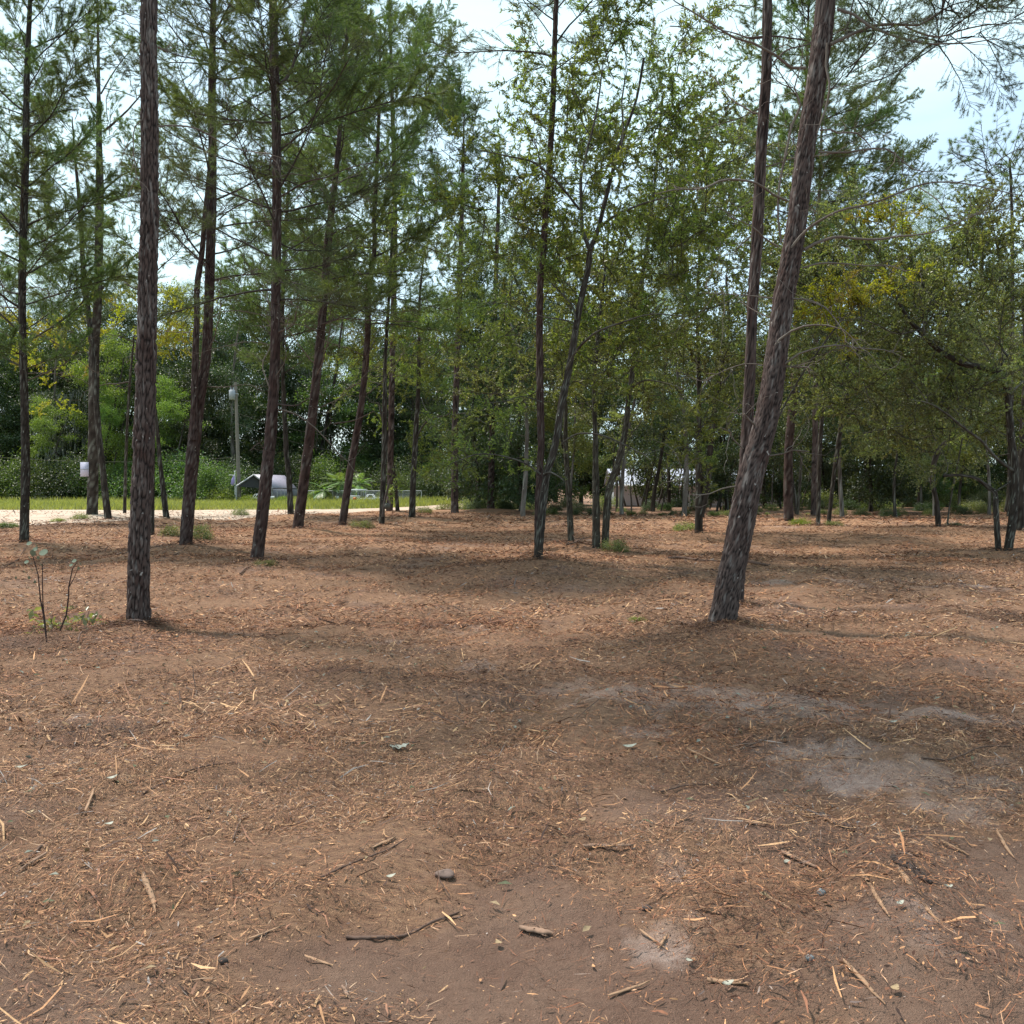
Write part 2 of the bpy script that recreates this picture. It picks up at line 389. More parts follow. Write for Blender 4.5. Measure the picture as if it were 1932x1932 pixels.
def pine_bough(Ln, seed, ntw=30, per=170, ln=.10, wd=.0055, bare=.22, spread=(.3, 1.15)):
    r = RS(seed); mb = MB()
    ax = wig((0, 0, 0), (1, 0, .12), Ln, r, 9, .09, .02); tube(mb, ax, np.linspace(.022, .005, 10) * Ln / 2.5, 4, twig_col(r))
    for i in range(ntw):
        t = bare + (1 - bare) * (i + r.rand()) / ntw; p, d = along(ax, np.array([t])); p, d = p[0], d[0]
        s = 1 if i % 2 else -1
        dd = d * .75 + np.array((0, s * r.uniform(.5, 1.1), r.uniform(-.35, .45)))
        l2 = Ln * r.uniform(.2, .36) * (1.15 - t * .6)
        tw = wig(p, dd, l2, r, 5, .15, .05); tube(mb, tw, np.linspace(.007, .003, 6), 3, twig_col(r))
        pp, d2 = along(tw, 1 - .62 * r.rand(per) ** 1.5); needles(mb, pp, d2, r, ln, wd, spread)
        for j in range(2):
            p3, d3 = along(tw, np.array([r.uniform(.3, .8)])); t3 = wig(p3[0], d3[0] + r.normal(0, .6, 3), l2 * .5, r, 3, .1, .05)
            tube(mb, t3, (.004, .003, .003, .002), 3, twig_col(r)); pp, d4 = along(t3, r.uniform(.2, 1, per // 2)); needles(mb, pp, d4, r, ln, wd, spread)
    return mb

def long_bough(Ln, seed):          # long-needled pine: pompoms of needles at upturned twig ends
    r = RS(seed); mb = MB()
    ax = wig((0, 0, 0), (1, 0, .1), Ln, r, 9, .13, .04); tube(mb, ax, np.linspace(.022, .008, 10), 4, twig_col(r))
    for i in range(11):
        t = .3 + .7 * (i + r.rand()) / 11; p, d = along(ax, np.array([t])); s = 1 if i % 2 else -1
        tw = wig(p[0], d[0] * .7 + np.array((0, s * r.uniform(.3, .9), r.uniform(.1, .6))), Ln * r.uniform(.15, .35), r, 5, .2, .1)
        tube(mb, tw, np.linspace(.010, .007, 6), 3, twig_col(r))
        pp, d2 = along(tw, r.uniform(.75, 1, 120)); needles(mb, pp, d2, r, .21, .005, (.1, 1.45))
    return mb

def dead_bough(Ln, seed, n=9):
    r = RS(seed); mb = MB()
    ax = wig((0, 0, 0), (1, 0, .1), Ln, r, 10, .17, .0); tube(mb, ax, np.linspace(.016, .004, 11), 4, twig_col(r))
    for i in range(n):
        p, d = along(ax, np.array([r.uniform(.25, .98)])); tw = wig(p[0], d[0] * .8 + r.normal(0, .55, 3), Ln * r.uniform(.15, .4), r, 7, .28, 0)
        tube(mb, tw, np.linspace(.006, .002, 8), 3, twig_col(r))
        for j in range(2):
            p, d = along(tw, np.array([r.uniform(.3, .9)])); t3 = wig(p[0], d[0] + r.normal(0, .7, 3), Ln * r.uniform(.06, .16), r, 5, .3, 0); tube(mb, t3, np.linspace(.003, .0015, 6), 3, twig_col(r))
    return mb

def oak_spray(Ln, seed, nleaf, ll, lw, droop=.25):
    r = RS(seed); mb = MB()
    ax = wig((0, 0, 0), (1, 0, 0), Ln, r, 6, .15, 0); tube(mb, ax, np.linspace(.010, .003, 7), 3, twig_col(r))
    nt_ = 12
    for i in range(nt_):
        p, d = along(ax, np.array([.12 + .88 * (i + r.rand()) / nt_])); tw = wig(p[0], d[0] * .6 + r.normal(0, .6, 3), Ln * r.uniform(.22, .5), r, 4, .22, 0)
        tube(mb, tw, np.linspace(.005, .002, 5), 3, twig_col(r)); pp, d2 = along(tw, r.uniform(.1, 1, nleaf // nt_)); leaves(mb, pp, d2, r, ll, lw, 1, droop)
    return mb

def lib(fn, n, mats, **k):
    return [fn(seed=100 + 7 * i, **k).mesh('bough', mats) for i in range(n)]
B_PINE = lib(pine_bough, 6, [M_DARK, M_NEEDLE], Ln=2.4)
B_THIN = lib(pine_bough, 4, [M_DARK, M_NEEDLE2], Ln=2.4, ntw=26, per=85, ln=.095, wd=.0045, bare=.3)
B_LONG = lib(long_bough, 4, [M_DARK, M_NEEDLE], Ln=2.2)
B_DEAD = lib(dead_bough, 5, [M_LIMB, M_LIMB], Ln=2.2)
B_OAK = lib(oak_spray, 6, [M_DARK, M_OAKL], Ln=1.15, nleaf=330, ll=.095, lw=.024)
B_LIVE = lib(oak_spray, 6, [M_DARK, M_OAKL2], Ln=1.05, nleaf=520, ll=.055, lw=.026)
B_YEL = lib(oak_spray, 3, [M_DARK, M_YEL], Ln=1.0, nleaf=260, ll=.085, lw=.036)
B_YELS = lib(oak_spray, 3, [M_DARK, M_YEL], Ln=.7, nleaf=300, ll=.05, lw=.026)

def place(name, me, parent, p, d, s, roll=0.0):
    d = Vector([float(a) for a in d]).normalized()
    X = d; up = Vector((0, 0, 1))
    if abs(X.z) > .97: up = Vector((0, 1, 0))
    Y = up.cross(X).normalized(); Z = X.cross(Y)
    R = Matrix((X, Y, Z)).transposed().to_4x4() @ Matrix.Rotation(roll, 4, 'X')
    o = bpy.data.objects.new(name, me); C.objects.link(o)
    og = Vector(ORG[parent.name]); o.parent = parent
    o.matrix_local = Matrix.Translation(Vector([float(a) for a in p]) - og) @ R @ Matrix.Scale(s, 4)
    return o

# ------------------------------------------------------------------ tree data traced on the photo (crop converters -> 1932 grid)
def K(ox, oy):
    def f(*pts):
        r = []
        for p in pts: r.append((ox + .34 * p[0], oy + .34 * p[1]) + ((p[2] * .34,) if len(p) > 2 else ()))
        return r
    return f
c1, c2, c3, c4, c5, c6 = K(0, 0), K(618, 0), K(1275, 0), K(0, 541), K(618, 541), K(1275, 541)

TREES = []
def tree(name, label, Y, stems, **k):
    k.update(name=name, label=label, Y=Y, stems=stems); TREES.append(k)
    x, y = stems[0][0][:2]; p = at(x, y, Y)
    if k.get('kind') == 'near': MOUNDS.append((p[0], Y, .02, .4))
    if k.get('mound', 1): MOUNDS.append((p[0], Y, .05 + .0022 * Y, .8 + .018 * Y))

tree('pine_tree', 'straight tall pine with thick flaking bark plates, nearest on the left of the clearing', 10.7,
     [[(262, 1183, 43), (263, 1010, 43), (270, 875, 42), (274, 745, 39), (279, 541, 37), (282, 400, 35), (283, 240, 34), (281, 120, 32), (281, 0, 31)]],
     kind='near', mat='PINE', top=15, cell=(.05, .125), depth=.024, mound=0,
     limbs=[(c1((875, 700, 10), (960, 695, 9), (1080, 710, 9), (1180, 760, 8), (1300, 820, 6), (1500, 852, 4)), 1.5),
            (c1((785, 665, 7), (745, 700, 6), (735, 790, 5), (742, 900, 4), (755, 1005, 3)), -.3),
            (c1((875, 260, 12), (905, 275, 9), (935, 292, 7)), .1)],
     boughs=[(9.2, 15, 22, 1.4, 'PINE')])
tree('pine_tree', 'slender pine at the far left edge with mossy grey upper trunk', 23.2,
     [[(45, 1037, 19), (48, 847, 17), (42, 609, 15), (43, 476, 15), (48, 306, 14), (51, 136, 11), (57, 0, 8)]], mat='DARK', top=16,
     boughs=[(4.2, 14.5, 50, 1.15, 'PINE'), (4, 9, 14, 1.0, 'DEAD')])
tree('pine_tree', 'forked open-crowned pine carrying a pale board beside the sand road', 42,
     [[(174, 980, 23), (177, 779, 22), (178, 643, 22), (184, 578, 17), (188, 374, 17), (187, 272, 12), (186, 170, 8), (185, 68, 5), (184, 0, 4)]], mat='DARK', top=23,
     limbs=[(c1((575, 730, 14), (680, 640, 10), (770, 545, 7), (840, 450, 4)), -1), (c1((580, 1050, 12), (680, 970, 9), (790, 930, 7), (900, 880, 4)), 1),
            (c1((570, 1600, 12), (640, 1520, 10), (770, 1405, 8), (900, 1320, 6), (1010, 1240, 4)), -1), (c1((545, 1240, 10), (460, 1140, 8), (380, 1080, 6), (250, 950, 4)), 1),
            (c1((560, 520, 9), (630, 400, 7), (740, 260, 4)), .5), (c1((540, 480, 9), (500, 250, 6), (480, 60, 4)), .5), (c1((545, 640, 9), (470, 530, 7), (380, 400, 4)), -.5),
            (c1((480, 1790, 10), (380, 1650, 9), (300, 1560, 8), (180, 1510, 5)), 1)],
     blobs=[(160, 60, 90, 100, 2.0, 40), (110, 230, 60, 90, 2, 34), (235, 120, 50, 90, 2, 20), (215, 420, 80, 80, 2, 16), (290, 430, 45, 35, 1.5, 10), (260, 280, 60, 60, 1.5, 18), (110, 500, 80, 70, 2, 26)], spray='LONG', ssize=(.55, .9))
tree('pine_tree', 'leaning pine trunk crossing behind the forked pine beside the road', 39.5,
     [[(205, 986, 15), (193, 881, 13), (186, 813, 12), (177, 700, 11), (167, 592, 11), (157, 510, 10), (152, 408, 9), (142, 300, 5), (136, 220, 1.5)]], mat='DARK', mound=0,
     blobs=[(130, 300, 70, 70, 2, 28), (70, 440, 60, 70, 2, 30), (150, 560, 60, 70, 2, 12)], spray='PINE', ssize=(.55, .9))
tree('pine_tree', 'small leaning trunk just right of the thick flaking pine, by the road', 39,
     [[(315, 986, 14), (303, 881, 9), (297, 813, 8), (288, 740, 7), (275, 660, 5)]], mat='DARK', blobs=[(285, 640, 60, 60, 1.5, 14)], spray='YEL', ssize=(.8, 1.2))
tree('pine_tree', 'thin dark trunk almost hidden behind the thick flaking pine', 27,
     [[(287, 1022, 9), (288, 900, 8), (289, 760, 7), (284, 600, 7), (290, 440, 6), (296, 300, 5)]], mat='DARK', top=12, boughs=[(6, 12, 14, .8, 'PINE')])
tree('pine_tree', 'pine whose trunk forks into two stems above the mid-left shrubs', 22.2,
     [[(349, 1044, 25), (359, 915, 27), (372, 779, 27), (385, 700, 21), (390, 660, 20), (394, 578, 20), (399, 408, 20), (401, 272, 17), (400, 170, 16), (402, 34, 12), (403, 0, 11)],
      [(366, 830, 15), (368, 700, 14), (371, 609, 12), (372, 541, 12), (381, 476, 11), (387, 400, 9), (396, 300, 6)]], mat='RED', top=16.5,
     limbs=[(c1((1150, 430, 8), (1080, 300, 7), (980, 190, 6), (890, 60, 4)), -1.5), (c1((1210, 1220, 7), (1330, 1140, 6), (1500, 1090, 4)), -1), (c1((1150, 780, 6), (1060, 680, 5), (960, 520, 4), (890, 410, 3)), -1)],
     boughs=[(6.2, 16, 44, 1.05, 'THIN'), (10, 16, 18, 1.1, 'PINE'), (3.8, 9, 18, .9, 'DEAD')])
tree('pine_tree', 'reddish pine with blackened upper trunk and a dead fork, left of centre', 18.6,
     [[(483, 1068, 26), (499, 932, 26), (511, 813, 24), (519, 677, 21), (520, 575, 20), (522, 442, 19), (522, 306, 18), (521, 221, 19), (517, 102, 19), (515, 0, 16)]], mat='RED', top=15,
     limbs=[(c1((1555, 470, 20), (1610, 400, 17), (1660, 250, 14), (1700, 60, 11), (1710, -60, 8)), .8), (c1((1500, 410, 12), (1420, 330, 10), (1300, 270, 8), (1200, 150, 6), (1150, 50, 4)), -1),
            (c1((1560, 1090, 9), (1700, 1010, 8), (1820, 980, 6), (1932, 930, 5), (2100, 890, 3)), -1.2), (c1((1560, 830, 7), (1700, 700, 6), (1850, 480, 5), (1932, 330, 4)), -1),
            (c4((1535, 650, 8), (1640, 660, 7), (1720, 620, 5)), -.5), (c4((1480, 930, 5), (1440, 870, 4), (1390, 910, 3)), -.5)],
     boughs=[(5.0, 14.5, 46, 1.0, 'THIN'), (8, 15, 20, 1.05, 'PINE'), (2.9, 9, 22, .9, 'DEAD')])
tree('pine_tree', 'narrow trunk rising behind the reddish pine, foot at the road edge', 44,
     [[(549, 978, 13), (545, 900, 12), (540, 847, 11), (533, 677, 8), (535, 500, 8), (545, 350, 6)]], mat='DARK', boughs=[(6.5, 16, 50, 1.4, 'PINE')], top=17)
tree('pine_tree', 'leaning pine third in the row left of the opening to the road', 30.3,
     [[(560, 1008, 23), (577, 881, 22), (592, 762, 20), (604, 643, 18), (613, 541, 17), (619, 459, 17), (628, 374, 13), (634, 323, 11), (645, 200, 9), (655, 60, 6)]], mat='RED', top=18,
     limbs=[(c5((40, 760, 7), (150, 740, 6), (260, 690, 5)), -1), (c5((-40, 210, 6), (100, 180, 6), (250, 190, 5), (500, 195, 4)), -1)],
     boughs=[(6.5, 17.5, 42, 1.25, 'PINE'), (4, 11, 22, 1.1, 'DEAD')])
tree('pine_tree', 'leaning pine in front of the lattice panel beyond the road', 33,
     [[(644, 1000, 17), (662, 881, 16), (682, 762, 14), (693, 643, 13), (695, 541, 13), (706, 476, 10), (706, 408, 9), (712, 300, 8), (716, 150, 5)]], mat='RED', top=17,
     boughs=[(7, 17, 36, 1.25, 'PINE'), (4.5, 10, 16, 1.1, 'DEAD')])
tree('oak_tree', 'thin dark trunk with a round growth hanging by its foot', 35,
     [[(720, 995, 12), (725, 847, 11), (726, 760, 10), (727, 677, 7), (735, 541, 6), (740, 430, 4)]], mat='DARK', blobs=[(735, 560, 70, 130, 2.0, 34), (690, 640, 60, 60, 2, 12)], spray='OAK', ssize=(1.0, 1.5))
tree('oak_tree', 'short trunk curving left behind the spray of grey leaves', 52, [[(750, 964, 9), (747, 920, 8), (742, 880, 7), (728, 820, 6), (715, 760, 4)]], mat='DARK', blobs=[(720, 720, 60, 70, 2, 16)], spray='OAK', ssize=(1.3, 1.8))
tree('oak_tree', 'crooked oak with one arm bent low to the right, left of the road opening', 40,
     [[(777, 985, 15), (780, 900, 12), (783, 847, 11), (786, 790, 10), (789, 745, 9), (791, 643, 8), (792, 560, 5), (800, 480, 3)]], mat='DARK',
     limbs=[(c5((500, 830, 10), (530, 770, 9), (585, 725, 8), (660, 712, 6), (690, 680, 5)), -.5), (c5((585, 725, 6), (545, 680, 5), (520, 620, 4)), .4), (c5((520, 430, 6), (600, 370, 5), (690, 290, 4)), .5),
            (c5((690, 712, 6), (780, 705, 5), (880, 760, 3)), -.5)],
     blobs=[(800, 600, 100, 120, 2.5, 60), (770, 470, 70, 90, 2, 30), (770, 900, 55, 60, 1.2, 26)], spray='OAK', ssize=(1.0, 1.5))
tree('pine_tree', 'straight pine standing on a low mound at the road opening', 49,
     [[(858, 971, 17), (858, 890, 15), (858, 813, 14), (863, 677, 13), (866, 575, 12), (870, 450, 10), (874, 300, 7)]], mat='PINE', top=20,
     blobs=[(870, 480, 60, 90, 2, 22), (830, 300, 70, 60, 2, 18), (860, 620, 60, 90, 2, 16)], spray='PINE', ssize=(.5, .8))
tree('pine_tree', 'straight grey pine right of the road opening among low shrubs', 54,
     [[(926, 966, 17), (927, 900, 14), (928, 847, 13), (932, 677, 11), (935, 541, 10), (940, 400, 8), (942, 300, 5)]], mat='PINE', top=19,
     blobs=[(940, 520, 60, 90, 2, 16), (930, 400, 60, 80, 2, 16)], spray='PINE', ssize=(.6, .9))
tree('oak_tree', 'leaf-crowned oak leaning away in front of the central pine, with a snapped orange twig', 17.4,
     [[(1014, 1078, 19), (1018, 1020, 17), (1023, 966, 17), (1031, 898, 16), (1046, 847, 15), (1060, 762, 15), (1077, 677, 14), (1091, 592, 13), (1102, 541, 12), (1110, 505, 12), (1114, 470, 11), (1128, 435, 9), (1143, 374, 9), (1162, 299, 8), (1176, 255, 7), (1200, 190, 5), (1215, 110, 4)]], mat='DARK', mound=1,
     limbs=[(c2((1455, 1390, 24), (1415, 1280, 20), (1410, 1170, 18), (1408, 1000, 16), (1440, 850, 14), (1490, 650, 12), (1520, 450, 8), (1530, 300, 5)), .6),
            (c2((1400, 1165, 14), (1320, 1060, 13), (1240, 970, 12), (1130, 890, 10), (1000, 860, 7), (830, 820, 4)), -1.2),
            (c2((1510, 1262, 16), (1560, 1220, 14), (1640, 1175, 12), (1750, 1130, 9), (1900, 1090, 5)), -1.2),
            (c2((1620, 880, 12), (1640, 730, 10), (1630, 560, 8), (1660, 380, 5)), .6),
            (c5((1330, 455, 16), (1370, 370, 14), (1430, 300, 12), (1500, 245, 11), (1620, 200, 9), (1800, 150, 6), (1980, 160, 4)), -1.5),
            (c5((1305, 865, 10), (1350, 835, 9), (1410, 812, 9), (1520, 822, 8), (1620, 860, 7), (1740, 920, 5), (1800, 960, 3)), -1.5),
            (c5((1180, 1040, 10), (1100, 985, 9), (1000, 948, 8), (900, 930, 6), (820, 930, 6), (760, 950, 4), (690, 975, 3)), -1.4),
            (c5((1375, 185, 10), (1360, 110, 9), (1320, 60, 8), (1240, -20, 7), (1150, -90, 6), (1000, -160, 5), (820, -200, 3)), 1),
            (c5((1190, 640, 8), (1080, 610, 6), (980, 635, 5), (870, 640, 3)), -1),
            (c5((1200, 1040, 12), (1240, 1030, 11), (1290, 1060, 8), (1315, 1082, 4)), -.4)],
     blobs=[(1160, 140, 165, 140, 1.6, 40), (1070, 320, 120, 110, 1.6, 34), (1250, 330, 160, 160, 1.6, 38), (945, 420, 75, 100, 1.3, 20), (1200, 560, 160, 130, 1.5, 28), (985, 540, 110, 80, 1.3, 15), (1290, 90, 90, 120, 1.2, 14), (1150, 740, 150, 80, 1.3, 16), (930, 860, 70, 50, .8, 7), (1300, 800, 80, 70, 1, 8)], bdy=.9, spray='OAK', ssize=(.75, 1.2))
tree('pine_tree', 'dark slender central pine rising just behind the leaning oak', 18.0,
     [[(1014, 1072, 15), (1015, 966, 14), (1018, 900, 14), (1021, 830, 14), (1019, 745, 15), (1018, 609, 14), (1019, 541, 13), (1024, 493, 13), (1030, 391, 13), (1037, 306, 12), (1044, 170, 11), (1048, 34, 10), (1050, 0, 9)]], mat='RED', top=14, mound=0,
     limbs=[(c2((1240, 200, 6), (1150, 80, 5), (1060, -20, 4)), -.8), (c2((1245, 330, 5), (1120, 200, 4), (1020, 90, 3)), .5)],
     boughs=[(9.0, 14, 26, .8, 'THIN'), (6, 9, 8, .7, 'DEAD')])
tree('oak_tree', 'small lichen-spotted oak with a fallen branch at its foot', 24,
     [[(1078, 1032, 14), (1073, 932, 11), (1068, 860, 10), (1067, 800, 8), (1070, 720, 6), (1085, 620, 4)]], mat='OAKB', blobs=[(1060, 640, 90, 120, 1.6, 40), (1000, 750, 80, 80, 1.4, 16)], spray='LIVE', ssize=(.9, 1.3))
tree('oak_tree', 'pair of lichen-grey oak stems joined at the foot, right of the central pine', 22.5,
     [[(1125, 1041, 17), (1124, 915, 15), (1123, 813, 10), (1121, 745, 8), (1126, 650, 7), (1138, 540, 5), (1150, 420, 4)],
      [(1141, 1039, 14), (1148, 932, 15), (1169, 864, 13), (1182, 796, 12), (1187, 745, 10), (1199, 660, 11), (1208, 558, 9), (1225, 430, 7), (1240, 300, 5), (1250, 180, 3)]], mat='OAKB',
     limbs=[(c5((1690, 560, 9), (1760, 520, 7), (1900, 540, 5), (2000, 580, 3)), -.8), (c5((1640, 740, 7), (1750, 620, 6), (1860, 600, 4)), .6)],
     blobs=[(1170, 520, 130, 170, 1.8, 60), (1260, 380, 110, 170, 1.8, 50), (1130, 700, 110, 90, 1.5, 26), (1260, 700, 100, 90, 1.5, 26)], spray='LIVE', ssize=(.9, 1.4))
tree('oak_tree', 'dark oak splitting in two above its foot, left of the big leaning pine', 29.7,
     [[(1318, 1010, 17), (1319, 932, 16), (1318, 850, 13), (1319, 745, 10), (1317, 677, 8), (1316, 560, 6), (1322, 450, 4)],
      [(1322, 975, 13), (1335, 915, 12), (1341, 830, 12), (1348, 780, 11), (1354, 745, 10), (1360, 700, 8), (1375, 620, 6), (1370, 520, 4)]], mat='DARK',
     limbs=[(c6((240, 550, 9), (290, 500, 7), (350, 430, 5), (400, 380, 3)), .7), (c6((200, 560, 6), (160, 450, 5), (170, 330, 4)), -.6)],
     blobs=[(1320, 560, 120, 170, 2.2, 70), (1390, 500, 60, 120, 2, 26), (1280, 770, 90, 80, 1.8, 26), (1390, 700, 60, 80, 1.6, 16)], spray='LIVE', ssize=(1.1, 1.6))
tree('pine_tree', 'massive leaning pine with bare crooked limbs, nearest on the right', 10.5,
     [[(1361, 1187, 54), (1374, 1110, 54), (1387, 1051, 54), (1413, 915, 54), (1436, 830, 51), (1454, 745, 48), (1467, 653, 45), (1479, 560, 44), (1492, 493, 42), (1505, 408, 41), (1522, 272, 39), (1538, 170, 40), (1551, 68, 40), (1558, 0, 40)]],
     kind='near', mat='PINE', top=14, cell=(.034, .062), depth=.014, mound=0,
     limbs=[(c3((720, 378, 17), (645, 375, 15), (560, 310, 14), (430, 240, 13), (320, 208, 11), (210, 140, 9), (100, 70, 8), (0, 10, 6), (-80, -60, 4)), -.6),
            (c3((860, 245, 20), (960, 195, 18), (1080, 148, 16), (1200, 135, 14), (1350, 137, 12), (1430, 85, 10), (1540, 25, 8), (1650, 0, 5)), .6),
            (c3((895, 50, 17), (990, 80, 15), (1080, 145, 14), (1200, 190, 12), (1320, 225, 11), (1430, 242, 9), (1600, 238, 7), (1780, 215, 4)), -.7),
            (c3((1270, 145, 11), (1350, 180, 10), (1450, 205, 9), (1560, 170, 8), (1680, 145, 7), (1930, 125, 4)), .3),
            (c3((790, 845, 13), (880, 845, 12), (950, 845, 11), (1030, 830, 10), (1160, 822, 9), (1240, 870, 8), (1320, 935, 6), (1430, 945, 4)), -.6),
            (c3((800, 718, 11), (860, 715, 10), (900, 735, 10), (1010, 735, 8), (1085, 815, 5)), .4),
            (c3((640, 1375, 15), (690, 1310, 14), (740, 1262, 13), (900, 1170, 12), (1080, 1130, 11), (1200, 1085, 10), (1320, 1032, 9), (1450, 1005, 8), (1600, 1010, 7), (1800, 1052, 5), (1930, 1080, 4)), -1.0),
            (c3((1335, 1032, 7), (1440, 1100, 5), (1520, 1205, 4)), -.8),
            (c3((712, 1385, 17), (770, 1350, 16), (840, 1325, 15), (920, 1315, 14), (1100, 1325, 12), (1250, 1305, 10), (1400, 1290, 8), (1550, 1240, 6), (1700, 1180, 5), (1932, 1140, 3)), .8),
            (c3((700, 1488, 9), (800, 1460, 9), (920, 1460, 8), (1050, 1470, 7), (1200, 1470, 6), (1280, 1502, 4)), -.4),
            (c3((620, 1115, 13), (540, 1080, 12), (450, 1022, 12), (330, 1000, 11), (240, 1006, 10), (150, 1045, 8), (0, 1052, 6), (-120, 1080, 4)), -1.0),
            (c3((570, 1372, 10), (480, 1312, 9), (455, 1285, 8), (370, 1230, 5), (290, 1200, 3)), -.5),
            (c6((540, 340, 15), (580, 290, 13), (640, 245, 12), (710, 218, 11), (840, 215, 8), (930, 238, 6), (1010, 320, 4)), -.6),
            (c6((600, 430, 11), (680, 372, 10), (760, 345, 9), (880, 325, 8), (1050, 340, 7), (1150, 345, 5), (1260, 390, 3)), -.6),
            (c6((600, 442, 9), (680, 447, 8), (740, 452, 7), (750, 510, 4)), .4),
            (c6((520, 938, 9), (600, 928, 8), (650, 910, 7), (740, 915, 5)), -.3),
            (c6((375, 900, 8), (325, 850, 7), (300, 805, 6), (250, 780, 4)), -.3),
            (c6((330, 1108, 8), (250, 1125, 7), (190, 1150, 6), (95, 1158, 5), (60, 1120, 4), (35, 1015, 3)), -.6),
            (c6((480, 435, 8), (380, 432, 6), (250, 480, 4), (150, 540, 3)), -.5),
            (c6((540, 65, 8), (420, 50, 7), (280, 40, 5), (150, 30, 3)), -.4),
            (c6((650, 65, 9), (750, 75, 8), (830, 112, 7), (900, 200, 6), (945, 265, 4)), -.5),
            (c6((440, 770, 12), (405, 735, 9), (378, 704, 6)), -.15),
            (c3((840, 240, 12), (835, 370, 12), (856, 460, 12), (850, 560, 11), (815, 660, 10), (790, 740, 8)), -.25),
            (c3((590, 1345, 11), (572, 1200, 11), (580, 1000, 12), (608, 850, 12), (640, 690, 13), (690, 580, 12), (655, 480, 8), (690, 360, 6), (700, 240, 4)), -.2)],
     boughs=[(7.0, 10, 8, .75, 'DEAD'), (9.5, 14, 10, 1.0, 'PINE'), (2.6, 6, 6, .45, 'DEAD')],
     blobs=[(1720, 15, 60, 22, .5, 10), (1770, 55, 70, 22, .5, 12), (1880, 20, 60, 30, .5, 14), (1890, 55, 55, 15, .4, 9), (1640, 20, 50, 25, .5, 7), (1640, 130, 50, 25, .4, 5)], spray='THIN', ssize=(.28, .5), limbtips='DEAD')
tree('pine_tree', 'straight lichen-patched pine half hidden behind the massive leaning pine', 12.7,
     [[(1390, 1143, 27), (1398, 1000, 26), (1406, 880, 25), (1412, 762, 23), (1416, 677, 22), (1420, 575, 22), (1427, 476, 23), (1432, 374, 22), (1439, 238, 22), (1446, 136, 20), (1448, 0, 19)]], mat='PINE', top=13, mound=0, cell=(.04, .09), lich=1,
     limbs=[(c3((530, 210, 10), (480, 205, 9), (420, 210, 9), (330, 180, 7), (200, 150, 4)), .6), (c3((545, 345, 10), (620, 280, 9), (740, 250, 7)), .5), (c3((440, 1290, 9), (360, 1360, 6), (320, 1400, 4)), -.4), (c3((540, 560, 7), (460, 600, 6), (330, 660, 5), (140, 715, 3)), -.6), (c3((400, 210, 9), (540, 200, 9), (660, 215, 8), (735, 225, 7)), .2)],
     boughs=[(5.5, 12, 14, .7, 'DEAD'), (9, 13, 12, .8, 'THIN')])
tree('pine_tree', 'reddish straight pine standing directly right of the massive leaning pine', 37,
     [[(1488, 991, 21), (1487, 881, 19), (1490, 820, 18), (1498, 745, 17), (1501, 677, 16), (1505, 541, 14), (1510, 380, 12), (1520, 200, 8)]], mat='RED', top=22,
     boughs=[(11, 21, 50, 1.5, 'PINE')])
tree('dead_tree', 'bare broken trunk with snapped top in front of the pale house', 45, [[(1504, 976, 6), (1507, 940, 6), (1510, 898, 7), (1512, 862, 5)]], mat='OAKB', cat='tree')
tree('oak_tree', 'thin upright oak with fine fork, right of the reddish straight pine', 33,
     [[(1543, 1000, 9), (1545, 915, 9), (1547, 847, 9), (1550, 790, 8), (1554, 745, 8), (1557, 677, 7), (1562, 600, 5), (1575, 520, 3)]], mat='DARK', limbs=[(c6((830, 450, 6), (860, 370, 5), (880, 320, 3)), .5)],
     blobs=[(1560, 590, 90, 90, 2, 44), (1530, 720, 70, 70, 1.6, 18)], spray='LIVE', ssize=(1.1, 1.6))
tree('oak_tree', 'leaning oak dividing into a high vee, beside the thin upright oak', 35.5,
     [[(1563, 993, 9), (1571, 915, 9), (1583, 830, 10), (1590, 779, 9), (1603, 730, 8), (1612, 690, 7), (1620, 650, 5)], [(1587, 800, 7), (1598, 745, 6), (1590, 690, 5), (1575, 650, 3)]], mat='DARK', mound=0,
     limbs=[(c6((900, 700, 7), (870, 580, 6), (835, 500, 4)), -.5)],
     blobs=[(1620, 640, 110, 110, 2, 60), (1640, 780, 80, 60, 1.6, 20)], spray='LIVE', ssize=(1.1, 1.6))
tree('oak_tree', 'crooked blackish oak bending right at the top, standing alone right of centre', 32,
     [[(1771, 1003, 11), (1767, 949, 11), (1759, 908, 10), (1763, 870, 11), (1775, 844, 11), (1790, 832, 8), (1815, 815, 5)]], mat='DARK',
     limbs=[(c6((1410, 1080, 10), (1380, 1020, 8), (1340, 980, 4)), .4)],
     bdy=1.8, blobs=[(1800, 780, 100, 50, 2, 24), (1740, 800, 60, 40, 1.5, 10)], spray='LIVE', ssize=(1.1, 1.5))
